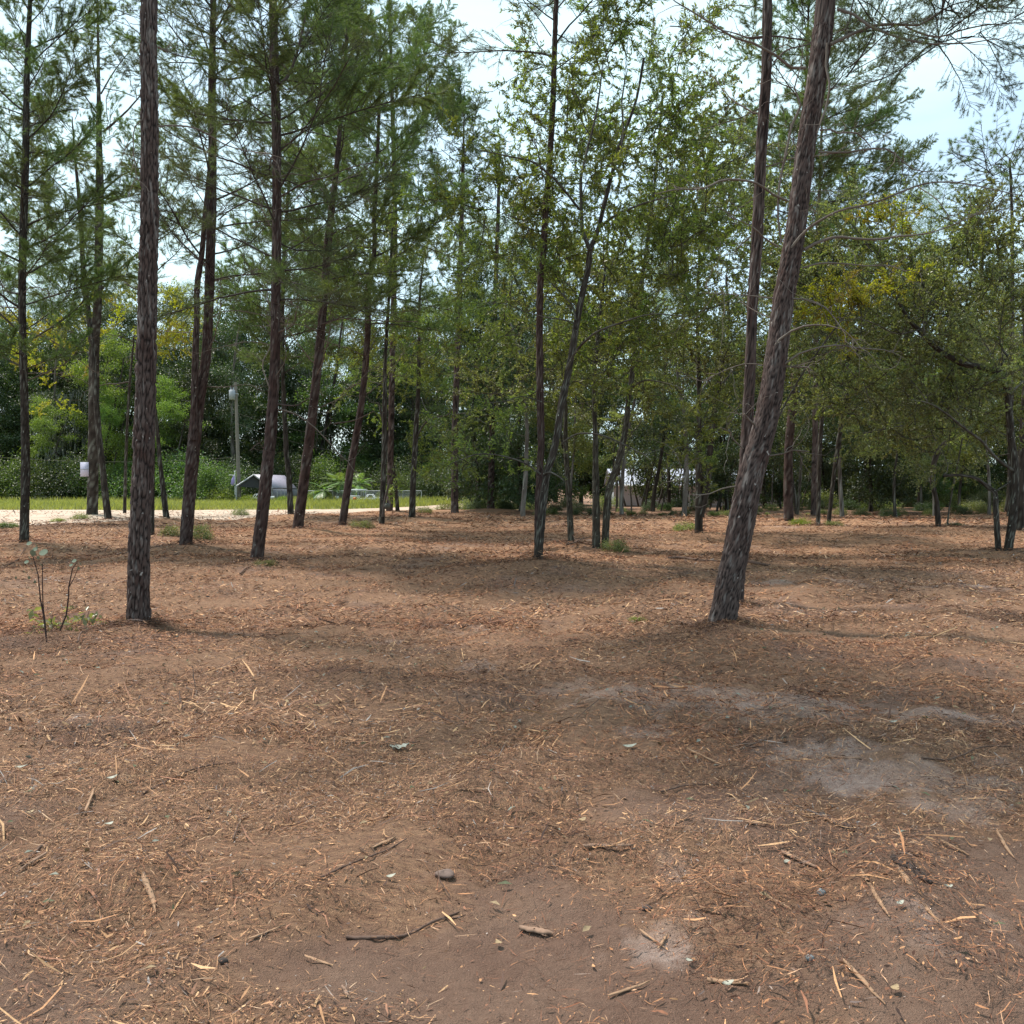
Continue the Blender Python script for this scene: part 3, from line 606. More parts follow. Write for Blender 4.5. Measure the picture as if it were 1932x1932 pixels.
tree('oak_tree', 'spreading live oak on the right with long arching limbs and a snapped low branch', 22.2,
     [[(1901, 1044, 18), (1912, 966, 17), (1915, 881, 16), (1908, 830, 15), (1903, 762, 14), (1895, 714, 14), (1880, 700, 14), (1850, 692, 13), (1812, 684, 12), (1768, 657, 11), (1734, 623, 10), (1714, 602, 8), (1690, 560, 5)],
      [(1884, 1042, 12), (1879, 966, 11), (1877, 930, 10), (1868, 922, 9), (1846, 905, 7), (1819, 897, 6), (1780, 897, 6)]], mat='DARK',
     limbs=[(c6((1870, 1020, 16), (1780, 950, 15), (1690, 850, 14), (1600, 780, 12), (1500, 700, 9), (1400, 640, 6), (1300, 620, 3)), -1), (c6((1810, 515, 14), (1835, 460, 13), (1850, 400, 12), (1810, 340, 9), (1790, 250, 5), (1800, 180, 3)), .8),
            (c6((1860, 590, 13), (1900, 550, 12), (1960, 490, 10), (2060, 400, 6)), .6), (c6((1450, 345, 9), (1380, 250, 8), (1370, 120, 7), (1340, 0, 5), (1345, -80, 3)), .8), (c6((1400, 640, 6), (1340, 560, 4), (1290, 500, 3)), .5),
            (c6((1350, 240, 8), (1230, 260, 7), (1120, 210, 5), (1000, 170, 3)), -.8), (c6((1780, 1130, 8), (1840, 1090, 6), (1870, 1060, 4)), .3)],
     blobs=[(1800, 520, 150, 100, 2.0, 70), (1690, 600, 130, 110, 2.0, 60), (1830, 660, 130, 110, 2.0, 56), (1720, 750, 130, 80, 1.8, 38), (1890, 480, 60, 40, 1.8, 14), (1620, 500, 60, 70, 1.5, 16), (1860, 830, 80, 50, 1.5, 14), (1650, 450, 60, 50, 1.5, 12)], bdy=1.3, spray='LIVE', ssize=(1.0, 1.5))
tree('oak_tree', 'dark trunk cut by the right edge of the photo', 30, [[(1925, 1008, 17), (1926, 900, 15), (1930, 800, 13), (1936, 680, 10), (1930, 560, 7)]], mat='DARK', blobs=[(1910, 560, 90, 130, 2, 36), (1910, 760, 80, 90, 2, 22)], spray='LIVE', ssize=(1.2, 1.6))
tree('oak_tree', 'pale bent sapling trunk beside the crooked blackish oak', 34, [[(1786, 1000, 3), (1794, 940, 3), (1808, 870, 3), (1820, 800, 2)]], mat='OAKB', mound=0, blobs=[(1815, 800, 30, 30, 1, 6)], spray='LIVE', ssize=(.8, 1.1))
tree('pine_tree', 'tall bushy bright green pine filling the sky left of the gap, behind the row', 52,
     [[(735, 968, 14), (738, 800, 13), (742, 600, 12), (745, 400, 10), (740, 200, 8), (735, 0, 5)]], mat='PINE', top=30, mound=0,
     blobs=[(720, 90, 110, 110, 3, 54), (800, 170, 60, 60, 2.2, 24), (650, 230, 120, 110, 3, 46), (760, 290, 100, 80, 3, 42), (850, 235, 50, 40, 2, 14), (600, 60, 90, 90, 3, 36), (820, 370, 90, 80, 3, 30), (690, 400, 100, 90, 3, 30)], spray='PINE', ssize=(.75, 1.15))
tree('pine_tree', 'green pine crown showing right of the massive leaning pine against the sky', 46,
     [[(1535, 985, 13), (1538, 800, 12), (1540, 600, 10), (1545, 400, 8), (1550, 250, 5)]], mat='PINE', top=19, mound=0,
     blobs=[(1590, 215, 65, 35, 2, 20), (1625, 330, 80, 35, 2, 24), (1560, 270, 50, 40, 2, 12), (1580, 430, 90, 40, 2, 20)], spray='PINE', ssize=(.7, 1.05))
tree('pine_tree', 'pine top with upright needle tufts rising over the live oak at the right edge', 46,
     [[(1905, 985, 12), (1908, 700, 10), (1910, 450, 7), (1905, 300, 4)]], mat='DARK', top=16.9, mound=0, blobs=[(1905, 370, 45, 60, 1.2, 34), (1880, 320, 15, 30, .6, 9), (1912, 300, 20, 20, .6, 10)], spray='LONG', ssize=(.8, 1.15))
tree('oak_tree', 'small yellow-leaved oak behind the forked pine on the left', 47, [[(235, 975, 7), (238, 850, 6), (245, 720, 5), (255, 620, 3)]], mat='DARK', mound=0,
     blobs=[(290, 560, 50, 50, 1.6, 20), (225, 620, 60, 50, 1.6, 20), (130, 640, 60, 50, 2, 18), (95, 720, 60, 40, 2, 12), (330, 620, 40, 30, 1.5, 8)], spray='YEL', ssize=(.9, 1.4))
tree('oak_tree', 'oak with golden leaf clumps right of the massive leaning pine', 20, [[(1392, 1055, 4), (1412, 960, 4), (1450, 830, 3.5), (1505, 720, 3), (1560, 640, 2.5), (1600, 590, 2)]], mat='DARK', mound=0,
     blobs=[(1595, 585, 45, 22, .7, 18), (1640, 560, 40, 22, .7, 12), (1700, 425, 50, 18, .8, 8)], spray='YELS', ssize=(.8, 1.2))

# ------------------------------------------------------------------ ground, road
def inter_mesh():
    ys = [1.5]
    while ys[-1] < 62: ys.append(ys[-1] + max(.025, ys[-1] * .0068))
    while ys[-1] < 900: ys.append(ys[-1] * 1.06)
    ys = np.array([-60, -30, -12, -5, -1, .6] + ys)
    u = np.linspace(-1, 1, 301); u = np.concatenate([[-14, -7, -3.5, -2, -1.4], u, [1.4, 2, 3.5, 7, 14]])
    Y, Ug = np.meshgrid(ys, u, indexing='ij')
    X = Ug * (1.2 + np.maximum(np.abs(Y), 2) * .58)
    return X, Y
def sand_mask(x, y):
    m = np.zeros_like(x)
    for (xu, yu, rx, ry, a) in ((1270, 1322, 250, 40, 1.1), (1480, 1345, 200, 30, 1.05), (1220, 1385, 120, 18, .8), (1830, 1360, 160, 13, 1.15), (1720, 1480, 190, 34, 1.05), (1560, 1430, 150, 30, .9), (1850, 1540, 130, 34, .9),
                                (900, 1255, 45, 13, 1.1), (735, 1210, 40, 8, .9), (1240, 1785, 75, 50, .75), (800, 1650, 90, 30, .45), (1830, 1800, 150, 130, .5), (130, 1355, 60, 20, .5), (900, 1185, 70, 16, .7), (1600, 1110, 60, 12, .8),
                                (1470, 1105, 50, 10, .8), (1100, 1020, 70, 8, .5), (1800, 1120, 120, 10, .5), (1720, 1220, 170, 12, .4), (1290, 1700, 50, 90, .5), (660, 1330, 190, 8, .3), (1500, 1000, 90, 5, .5), (1850, 1440, 90, 16, .5)):
        Y = dist(yu); X = (xu - 966) / FPX * Y; RX = rx / FPX * Y; RY = abs(dist(yu - ry) - dist(yu + ry)) / 2
        m = np.maximum(m, a * np.exp(-(((x - X) / RX) ** 2 + ((y - Y) / RY) ** 2)))
    n = fbm(x * 3.1, y * 2.2, 31, 5); n2 = fbm(x * 11, y * 8, 37, 3)
    return sstep(.45, .95, m * 1.25 + (n - .46) * 1.7 + (n2 - .5) * 1.2) * np.clip(m * 2.4, 0, 1) * .85
def soil_mask(x, y):      # bare foreground soil
    n = fbm(x * 1.1 + 5, y * 1.1, 41, 4)
    return sstep(.46, .62, n + .18 * (1 - sstep(3.2, 5.2, y)) - .10)
GX, GY = inter_mesh()
GZ = ground_z(GX, GY)
sm = sand_mask(GX, GY)
straw = (1 - soil_mask(GX, GY)) * .55 * (1 - .5 * sm) + .35 * sstep(9, 30, GY) * (1 - sm)
edge_y = 57 + 30 * sstep(-.05, .05, 0 * GX)
grass = sstep(57, 59, GY + (fbm(GX * .5, GY * .5, 77, 2) - .5) * 2) * sstep(3, -1, GX) * (1 - sstep(170, 220, GY))
woodfloor = sstep(46, 52, GY) * sstep(-2, 3, GX)
g = MB(); ny, nx = GX.shape
idx = np.arange(ny * nx).reshape(ny, nx)
F = np.stack([idx[:-1, :-1], idx[:-1, 1:], idx[1:, 1:], idx[1:, :-1]], -1).reshape(-1, 4)
g.add(np.stack([GX, GY, GZ], -1), F, np.stack([sm, np.clip(straw, 0, 1) * (1 - .6 * woodfloor), grass, 0 * sm], -1).reshape(-1, 4))
gr = g.obj('ground', M_GROUND, smooth=True); tag(gr, kind='structure')

# road ribbon of pale sand between ragged edges
near_e = np.array([(-90, 26), (-40, 30), (-26, 33), (-18, 34), (-15, 38.5), (-11.5, 43.5), (-10, 50), (-7, 55), (-4.7, 57), (-2.6, 61), (-1.2, 70), (1.5, 92), (6, 130)], float)
far_e = np.array([(-100, 58), (-60, 58), (-45, 58), (-31, 58), (-24, 58), (-18, 58), (-14, 58.5), (-11, 59.5), (-8.8, 61), (-6.5, 66), (-4.3, 75), (-2, 98), (2, 136)], float)
def dens(e, n=160):
    t = np.linspace(0, len(e) - 1, n); i = np.clip(t.astype(int), 0, len(e) - 2); f = (t - i)[:, None]; return e[i] * (1 - f) + e[i + 1] * f
ne, fe = dens(near_e), dens(far_e); m_ = 24
tt = np.linspace(0, 1, m_)[None, :, None]
RP = ne[:, None] * (1 - tt) + fe[:, None] * tt
jit = (vnoise(RP[..., 0] * .9, RP[..., 1] * .9, 51) - .5) * 1.6 + (vnoise(RP[..., 0] * 3, RP[..., 1] * 3, 52) - .5) * .8
RP[..., 1] += jit * ((tt[..., 0] < .02) * 1.0 + (tt[..., 0] > .98) * .7)
RZ = ground_z(RP[..., 0], RP[..., 1]) + .02 + .05 * np.sin(np.pi * tt[..., 0])
RZ[:, 0] -= .03; RZ[:, -1] -= .03
r_ = MB(); idx = np.arange(160 * m_).reshape(160, m_)
r_.add(np.dstack([RP, RZ]), np.stack([idx[:-1, :-1], idx[1:, :-1], idx[1:, 1:], idx[:-1, 1:]], -1).reshape(-1, 4))
tag(r_.obj('sand_road', M_ROAD, smooth=True), kind='structure')

# ------------------------------------------------------------------ build the traced trees
MATS = dict(PINE=M_PINE, RED=M_RED, DARK=M_DARK, OAKB=M_OAKB)
LIBS = dict(PINE=B_PINE, THIN=B_THIN, LONG=B_LONG, DEAD=B_DEAD, OAK=B_OAK, LIVE=B_LIVE, YEL=B_YEL, YELS=B_YELS)
SPRAY_NAME = dict(PINE='needle_spray', THIN='needle_spray', LONG='needle_spray', DEAD='bare_branch', OAK='leaf_spray', LIVE='leaf_spray', YEL='leaf_spray', YELS='leaf_spray')

def grow(nodes, rad, targets, mb, r, seg=5):
    """join every target to the nearest part of the skeleton with a thin curved branch; returns end directions"""
    nodes = list(nodes); rad = list(rad); outd = []
    P = np.array(nodes)
    order = np.argsort([np.min(np.linalg.norm(P - t, axis=1)) for t in targets])
    arr = np.zeros((len(nodes) + len(targets) * (seg + 1), 3)); arr[:len(nodes)] = P; n = len(nodes); ra = np.zeros(len(arr)); ra[:n] = rad
    for q in order:
        t = targets[q]; D = t - arr[:n]; d = np.linalg.norm(D, axis=1) + np.maximum(0, arr[:n, 2] - t[2] + .25) * 1.3
        i = int(np.argmin(d)); a = arr[i]; ln = np.linalg.norm(t - a)
        if ln < .15: outd.append((q, (t - a) + r.normal(0, .3, 3))); continue
        r0 = min(ra[i] * .65, .005 + .010 * ln)
        s = np.linspace(0, 1, seg + 1)[:, None]; mid = r.normal(0, .12, (seg + 1, 3)) * ln; bow = np.sin(np.pi * s) * (r.normal(0, .10, 3) * ln + np.array((0, 0, -.06 * ln)))
        Q = a * (1 - s) + t * s + bow + mid * np.sin(np.pi * s) * .35
        R_ = np.linspace(r0, max(.003, r0 * .35), seg + 1)
        tube(mb, Q, R_, 4, (r.rand(), .8, r.rand() * .5, .5))
        arr[n:n + seg] = Q[1:]; ra[n:n + seg] = R_[1:]; n += seg
        outd.append((q, Q[-1] - Q[-3]))
    return outd

def build(t, k):
    r = RS(1000 + k); Y = t['Y']; M = MATS[t['mat']]
    x0, y0 = t['stems'][0][0][:2]; b = at(x0, y0, Y); gz = float(ground_z(b[0], Y)); base = (b[0], Y, gz)
    cat = t.get('cat', 'pine tree' if t['name'] == 'pine_tree' else 'oak tree')
    root = thing(t['name'], t['label'], cat, base)
    tm = MB(); nodes, rads = [], []
    near = t.get('kind') == 'near'
    for si, st in enumerate(t['stems']):
        lean = r.uniform(-.6, .6)
        P = [at(x, y, Y + lean * max(0, (y0 - y)) / 1000 * (Y / 20)) for x, y, w_ in st]; R = [w_ / 2 / FPX * Y for x, y, w_ in st]
        if abs(st[0][1] - y0) < 20:
            d = P[1] - P[0]; d /= d[2]; P[0] = P[0] + d * (gz - .18 - P[0][2])
        top = t.get('top')
        if top and si == 0 and top > P[-1][2]:
            d = P[-1] - P[-3]; d /= np.linalg.norm(d); d = d * .6 + np.array((0, 0, .4)); h = top - P[-1][2]; r1 = R[-1]
            for q in (1 / 3, 2 / 3, 1): P.append(P[-1] + d * h / 3); R.append(max(.02, r1 * (1 - .8 * q)))
        ns = 72 if near else (28 if Y < 25 else 14); ds = .035 if near else (.07 if Y < 25 else .16)
        PP, RR = bark_trunk(tm, P, R, ns, ds, 11 * k + si, t.get('cell', (.05, .12)), t.get('depth', .012), .32 if near else .16, .5)
        st_ = max(1, len(PP) // 50); nodes += list(PP[::st_]); rads += list(RR[::st_])
    tm.obj('trunk', M, root, smooth=True)
    for pts, dy in t.get('limbs', ()):
        n = len(pts); f = np.linspace(0, 1, n); ws = np.array([p[2] for p in pts])
        P = np.array([at(p[0], p[1], Y + dy * (Y / 14) * q ** 1.2) for p, q in zip(pts, f)]); R = ws / 2 / FPX * Y
        P, R = resample(P, R, .09); P += np.cumsum(r.normal(0, .004, P.shape), axis=0) * .6
        lm = MB(); tube(lm, P, R * (1 + .12 * r.rand(len(R))), 7, np.stack([r.rand(len(P)).repeat(7), np.full(7 * len(P), .8), r.rand(len(P)).repeat(7) * .5, np.full(7 * len(P), .5)], -1), cap=True)
        # twigs off the limb, all one fine mass with it
        if near or Y < 25:
            for q in range(int(5 + len(P) / 6)):
                p, d = along(P, np.array([r.uniform(.35, 1)])); i = int(len(P) * .6)
                tw = wig(p[0], d[0] * .6 + r.normal(0, .6, 3), r.uniform(.2, .75), r, 7, .25, .02); tube(lm, tw, np.linspace(.005, .0015, 8), 3, (r.rand(), .8, .2, .5))
        lm.obj('limb', M_LIMB if near else M, root, smooth=True)
        st_ = max(1, len(P) // 14); nodes += list(P[::st_]); rads += list(R[::st_])
        if t.get('limbtips') and R.max() > .025 and len(P) > 14:
            for q in range(3):
                p, d = along(P, np.array([r.uniform(.6, .97)])); place('bare_branch', LIBS['DEAD'][r.randint(5)], root, p[0], d[0] + r.normal(0, .35, 3), r.uniform(.25, .5), r.uniform(0, 6.28))
    nodes = np.array(nodes); rads = np.array(rads)
    for h0, h1, n, s, kd in t.get('boughs', ()):
        lib_ = LIBS[kd]; main = nodes[:60]
        for q in range(n):
            z = h0 + (h1 - h0) * (q + r.rand()) / n
            i = int(np.argmin(np.abs(main[:, 2] - z))); az = 2.4 * q + r.uniform(-.5, .5)
            f = (z - h0) / (h1 - h0 + 1e-6); el = r.uniform(-.15, .35) + .5 * f
            sc_ = s * r.uniform(.6, 1.15) * (1.15 - .55 * f ** 2)
            place('branch' if kd != 'DEAD' else 'bare_branch', lib_[r.randint(len(lib_))], root, main[i] + np.array((0, 0, z - main[i][2])) * .3, (math.cos(az) * math.cos(el), math.sin(az) * math.cos(el), math.sin(el)), sc_, r.uniform(-.4, .4))
    bl = t.get('blobs')
    if bl:
        tg = []
        for (bx, by, rx, ry, rY, n) in bl:
            cen = at(bx, by, Y) + np.array((0, t.get('bdy', 0), 0)); sx, sz = rx / FPX * Y, ry / FPX * Y
            ncl = max(2, n // 4); cc = r.normal(0, 1, (ncl, 3)); cc /= np.maximum(1, np.linalg.norm(cc, axis=1))[:, None]
            pts = cc[r.randint(ncl, size=n)] * .85 + r.normal(0, .20, (n, 3))
            tg += list(cen + pts * np.array((sx, rY * max(1, Y / 25), sz)))
        tg = np.array(tg); tg = tg[tg[:, 2] > gz + 1.2]
        bm_ = MB(); ok = nodes[:, 2] > gz + 1.3
        ends = grow(nodes[ok], rads[ok], tg, bm_, r)
        o = bm_.obj('branchwork', M_DARK if t['mat'] != 'OAKB' else M_OAKB, root)
        if o: o['kind'] = 'stuff'
        kd = t['spray']; lib_ = LIBS[kd]; lo, hi = t['ssize']
        for q, d in ends:
            d = d / (np.linalg.norm(d) + 1e-6) + r.normal(0, .45, 3)
            for _ in range(1):
                place(SPRAY_NAME[kd], lib_[r.randint(len(lib_))], root, tg[q], d, r.uniform(lo, hi), r.uniform(0, 6.28))
    return root
ROOTS = [build(t, k) for k, t in enumerate(TREES)]

# ------------------------------------------------------------------ far trees and shrubs: a few kinds, copied one by one
def crown_mesh(seed, rad, h, n, ll, lw, mats, z0, lobes=9, skirt=.25):
    r = RS(seed); mb = MB(); cen = []
    for i in range(lobes):
        a = r.uniform(0, 6.28); zz = z0 + (h - z0) * (i + r.rand()) / lobes; f = (zz - z0) / (h - z0)
        rr = rad * (.35 + .65 * math.sin(math.pi * min(1, .18 + .8 * f)) ** .7) * r.uniform(.35, .75)
        cen.append((rr * math.cos(a), rr * math.sin(a), zz, rad * r.uniform(.34, .52)))
    cen = np.array(cen); ncl = 90
    q = r.randint(lobes, size=ncl); u = r.normal(0, 1, (ncl, 3)); u /= np.linalg.norm(u, axis=1)[:, None]
    cl = cen[q, :3] + u * cen[q, 3:4] * r.uniform(.55, 1.05, ncl)[:, None] * np.array((1, 1, .85))
    k = r.randint(ncl, size=n); p = cl[k] + r.normal(0, .30, (n, 3)) * np.array((1.25, 1.25, .7))
    d = r.normal(0, 1, (n, 3)); d[:, 2] -= .2; d /= np.linalg.norm(d, axis=1)[:, None]
    leaves(mb, p, d, r, ll, lw, 0, .25)
    return mb.mesh('crown', mats), cl
def far_trunk(seed, h, cl, r0, mats):
    r = RS(seed); mb = MB(); P = wig((0, 0, -.3), (r.uniform(-.12, .12), r.uniform(-.1, .1), 1), h * .85, r, 12, .07, .03)
    PP, RR = bark_trunk(mb, P, np.linspace(r0, r0 * .3, 13), 9, .5, seed, (.08, .2), .01, .3)
    sel = cl[r.permutation(len(cl))[:26]]; grow(list(PP[len(PP) // 4:]), list(RR[len(PP) // 4:] * .7), sel, mb, r, 4)
    return mb.mesh('trunk', mats, smooth=True)
FAR = []
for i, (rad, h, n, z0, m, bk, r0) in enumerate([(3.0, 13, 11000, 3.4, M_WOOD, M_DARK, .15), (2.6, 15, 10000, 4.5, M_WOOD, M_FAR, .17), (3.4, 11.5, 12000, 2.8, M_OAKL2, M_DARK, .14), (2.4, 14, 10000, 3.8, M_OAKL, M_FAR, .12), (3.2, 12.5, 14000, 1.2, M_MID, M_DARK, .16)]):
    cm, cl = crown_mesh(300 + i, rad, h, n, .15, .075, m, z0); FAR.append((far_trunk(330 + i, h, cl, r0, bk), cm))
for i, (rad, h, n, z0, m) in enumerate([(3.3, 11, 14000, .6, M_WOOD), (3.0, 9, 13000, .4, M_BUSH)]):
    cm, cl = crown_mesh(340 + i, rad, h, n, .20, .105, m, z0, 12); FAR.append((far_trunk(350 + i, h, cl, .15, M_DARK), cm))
def needle_crown(seed, rad, h, z0, n):
    r = RS(seed); mb = MB(); ncl = 70
    zz = z0 + (h - z0) * r.rand(ncl) ** .8; f = (zz - z0) / (h - z0); a = r.uniform(0, 6.28, ncl); rr = rad * np.sqrt(r.rand(ncl)) * (1.1 - .75 * f)
    cl = np.stack([rr * np.cos(a), rr * np.sin(a), zz], 1); k = r.randint(ncl, size=n)
    p = cl[k] + r.normal(0, .32, (n, 3)) * np.array((1.5, 1.5, .55)); d = r.normal(0, 1, (n, 3)); d[:, 2] += .3; d /= np.linalg.norm(d, axis=1)[:, None]
    needles(mb, p, d, r, .24, .022, (0, .5), 0); return mb.mesh('crown', M_NEEDLE), cl
for i in range(2):
    cm, cl = needle_crown(360 + i, 2.6, 18, 7, 17000); FAR.append((far_trunk(370 + i, 17.5, cl, .17, M_DARK), cm))

SHRUBS = []
for i, m in enumerate([M_BUSH, M_OAKL2, M_WOOD, M_BRIGHT, M_OAKL]):
    r = RS(400 + i); mb = MB(); n = 3000 if i in (0, 2) else 2200
    cl = r.normal(0, 1, (26, 3)); cl /= np.linalg.norm(cl, axis=1)[:, None]; cl = cl * r.uniform(.45, .95, 26)[:, None] * (1, 1, .8); cl[:, 2] = np.abs(cl[:, 2]) + .1
    p = cl[r.randint(26, size=n)] + r.normal(0, .17, (n, 3)); p[:, 2] = np.abs(p[:, 2]); d = p / (np.linalg.norm(p, axis=1)[:, None] + 1e-6)
    leaves(mb, p, d, r, .105, .05, 0, .1); st = MB()
    for q in range(9): tube(st, wig((r.normal(0, .08), r.normal(0, .08), -.1), (r.normal(0, .5), r.normal(0, .5), 1), r.uniform(.6, 1.1), r, 5, .15), np.linspace(.016, .004, 6), 4, (.5, .8, .2, .5))
    SHRUBS.append((st.mesh('stem', M_DARK), mb.mesh('foliage', m)))
for i, m in enumerate([M_BUSH, M_WOOD]):
    r = RS(420 + i); mb = MB(); n = 9000
    cl = r.normal(0, 1, (60, 3)); cl /= np.linalg.norm(cl, axis=1)[:, None]; cl = cl * r.uniform(.4, 1.0, 60)[:, None] * (1, 1, .95); cl[:, 2] = np.abs(cl[:, 2]) * 1.05
    p = cl[r.randint(60, size=n)] + r.normal(0, .13, (n, 3)); p[:, 2] = np.abs(p[:, 2]); d = p / (np.linalg.norm(p, axis=1)[:, None] + 1e-6)
    leaves(mb, p, d, r, .055, .03, 0, .15); st = MB()
    for q in range(9): tube(st, wig((r.normal(0, .08), r.normal(0, .08), -.05), (r.normal(0, .5), r.normal(0, .5), 1), r.uniform(.6, 1.0), r, 5, .15), np.linspace(.012, .004, 6), 4, (.5, .8, .2, .5))
    SHRUBS.append((st.mesh('stem', M_DARK), mb.mesh('foliage', m)))
r = RS(450); mo = MB()
for q in range(260):
    a = r.uniform(0, 6.28); rr = r.uniform(.3, 2.6); p = np.array((rr * math.cos(a), rr * math.sin(a), r.uniform(3.5, 9))); ln = r.uniform(.3, 1.1)
    P = p + np.array([(0, 0, 0), (.05, .02, -ln * .5), (.0, .04, -ln)]) + r.normal(0, .03, (3, 3)); w_ = .025
    V = np.concatenate([P[:, None] + np.array([[(-w_, 0, 0), (w_, 0, 0)]]) * np.array([1, 1.4, .2])[:, None, None]]).reshape(-1, 3)
    mo.add(V, [(0, 1, 3, 2), (2, 3, 5, 4)], (r.rand(), 0, 0, 1))
MOSS = mo.mesh('hanging_moss', M_MOSS)

LM = [(-200, 'left edge'), (47, 'far left pine'), (180, 'board-bearing pine'), (268, 'thick flaking pine'), (355, 'two-stemmed pine'), (452, 'utility pole'), (495, 'reddish pine'), (572, 'third leaning pine'), (655, 'lattice panel'), (723, 'burl-bearing trunk'),
      (780, 'crooked oak'), (858, 'mound pine'), (927, 'grey straight pine'), (1018, 'central pine'), (1130, 'joined oak stems'), (1320, 'dark split oak'), (1400, 'massive leaning pine'), (1487, 'reddish straight pine'), (1567, 'vee oak'), (1768, 'crooked blackish oak'), (1905, 'spreading live oak')]
ORD = ['first', 'second', 'third', 'fourth', 'fifth', 'sixth', 'seventh', 'eighth', 'ninth', 'tenth', 'eleventh', 'twelfth', 'thirteenth', 'fourteenth', 'fifteenth', 'sixteenth', 'seventeenth', 'eighteenth']
CNT = {}
def where_(x, y, what, tail):
    xu = x / y * FPX + 966; lmk = [n for a, n in LM if a <= xu][-1] if xu > -200 else 'left edge'
    k = (what, tail, lmk); CNT[k] = CNT.get(k, -1) + 1
    return '%s %s right of the %s, %s' % (ORD[min(17, CNT[k])], what, lmk, tail)
def far_tree(v, x, y, s, rz, label, group, moss=False, name='tree', cat='tree'):
    t = thing(name, label, cat, (x, y, float(ground_z(x, y)) - .05), group); t.rotation_euler = (0, 0, rz); t.scale = (s, s, s * rg.uniform(.9, 1.12))
    for nm, me in (('trunk', FAR[v][0]), ('crown', FAR[v][1])):
        o = bpy.data.objects.new(nm, me); C.objects.link(o); o.parent = t
    if moss: o = bpy.data.objects.new('hanging_moss', MOSS); C.objects.link(o); o.parent = t; o['kind'] = 'stuff'
def shrub(v, x, y, s, label, group=None, sz=1.0, name='shrub', cat='shrub'):
    t = thing(name, label, cat, (x, y, float(ground_z(x, y)) - .03), group); t.rotation_euler = (0, 0, rg.uniform(0, 6.28)); t.scale = (s, s, s * sz)
    for nm, me in (('stem', SHRUBS[v][0]), ('foliage', SHRUBS[v][1])):
        o = bpy.data.objects.new(nm, me); C.objects.link(o); o.parent = t
def xw(xu, Y): return (xu - 966) / FPX * Y

# right-hand wood, rows going back
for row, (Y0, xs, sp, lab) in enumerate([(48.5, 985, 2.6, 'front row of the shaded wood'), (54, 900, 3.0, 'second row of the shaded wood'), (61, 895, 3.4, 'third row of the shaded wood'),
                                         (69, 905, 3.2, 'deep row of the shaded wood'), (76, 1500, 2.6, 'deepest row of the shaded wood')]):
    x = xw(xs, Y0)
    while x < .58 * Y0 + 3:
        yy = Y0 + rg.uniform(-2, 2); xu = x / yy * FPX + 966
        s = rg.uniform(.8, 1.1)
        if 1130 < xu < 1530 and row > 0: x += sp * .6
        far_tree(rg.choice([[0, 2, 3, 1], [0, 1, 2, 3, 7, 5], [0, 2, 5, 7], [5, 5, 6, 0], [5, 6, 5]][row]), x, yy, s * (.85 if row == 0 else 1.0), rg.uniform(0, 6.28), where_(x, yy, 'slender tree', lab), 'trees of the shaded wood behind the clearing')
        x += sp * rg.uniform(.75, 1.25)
# the belt behind the house and to the far right
x = -2
while x < 60:
    far_tree(rg.choice([5, 6, 5, 7]), x, 93 + rg.uniform(-3, 5), rg.uniform(1.25, 1.6), rg.uniform(0, 6.28), where_(x, 93, 'far bushy tree', 'behind the pale house'), 'trees of the belt behind the pale house'); x += rg.uniform(1.7, 2.6)
# wood across the road
for Y0, sp, lo_, s0 in ((95, 3.4, -56, 1.3), (106, 2.4, -62, 1.6), (119, 2.5, -69, 1.9)):
    x = lo_
    while x < (-26 if Y0 == 95 else -2):
        yy = Y0 + rg.uniform(-3, 3)
        far_tree(rg.choice([5, 6, 5, 0, 5, 8] if Y0 > 100 else [6, 4, 5, 1]), x, yy, s0 * rg.uniform(.85, 1.08), rg.uniform(0, 6.28), where_(x, yy, 'tall tree', {95: 'front', 106: 'middle', 119: 'back'}[Y0] + ' row across the road'), 'trees of the wood across the sand road', moss=rg.rand() < .22)
        x += sp * rg.uniform(.75, 1.25)
for (xu, Y, v, s, lab) in ((330, 91, 4, .95, 'yellow-green tree between the forked pine and the flaking pine across the road'), (95, 90, 4, .85, 'leafy tree behind the far left pine across the road'), (215, 91, 4, .8, 'bushy tree behind the forked pine across the road')):
    far_tree(v, xw(xu, Y), Y, s, 1.0, lab, None)
# row closing the road to the left of the wood
for i, (xu, Y) in enumerate(((880, 78), (905, 72), (870, 92), (845, 104), (935, 64))):
    far_tree([4, 0, 2, 1, 4][i], xw(xu, Y) + (3 if i < 3 else 0), Y, .8, i * 1.3, ('bright leafy tree right of the road opening', 'second leafy tree right of the road opening, further back', 'tree standing over the far end of the road', 'farthest tree closing the road opening', 'leafy tree between the two straight pines at the opening')[i], None)

# bushes across the road
x = -50
while x < -25.5:
    shrub(rg.choice([5, 5, 6]), x, 88.5 + rg.uniform(-1, 1), rg.uniform(2.6, 4.4), where_(x, 88, 'rounded green bush', 'edging the far grass'), 'bushes edging the grass across the road', 1.1); x += rg.uniform(1.6, 2.6)
for xu, Y, s, v, lab in ((400, 85, 3.1, 5, 'large rounded bush left of the utility pole'), (420, 83, 1.3, 4, 'lower front bush left of the utility pole'), (372, 88, 4.2, 5, 'tall bush behind the forked pine'), (590, 87, .9, 4, 'small shrub by the fence beside the carport'), (720, 92, 1.0, 3, 'bright shrub behind the fence right of the lattice'),
                         (470, 82, .7, 3, 'low yellow-green shrub at the carport front'), (535, 81.5, .6, 3, 'little bright shrub under the carport eave'), (765, 93, 2.4, 5, 'dark bush at the right end of the fence'), (810, 93, 3.4, 6, 'dark bush at the foot of the wood left of the opening'), (850, 96, 3.6, 5, 'bush behind the straight pine on its mound')):
    shrub(v, xw(xu, Y), Y, s, lab)
x = -24
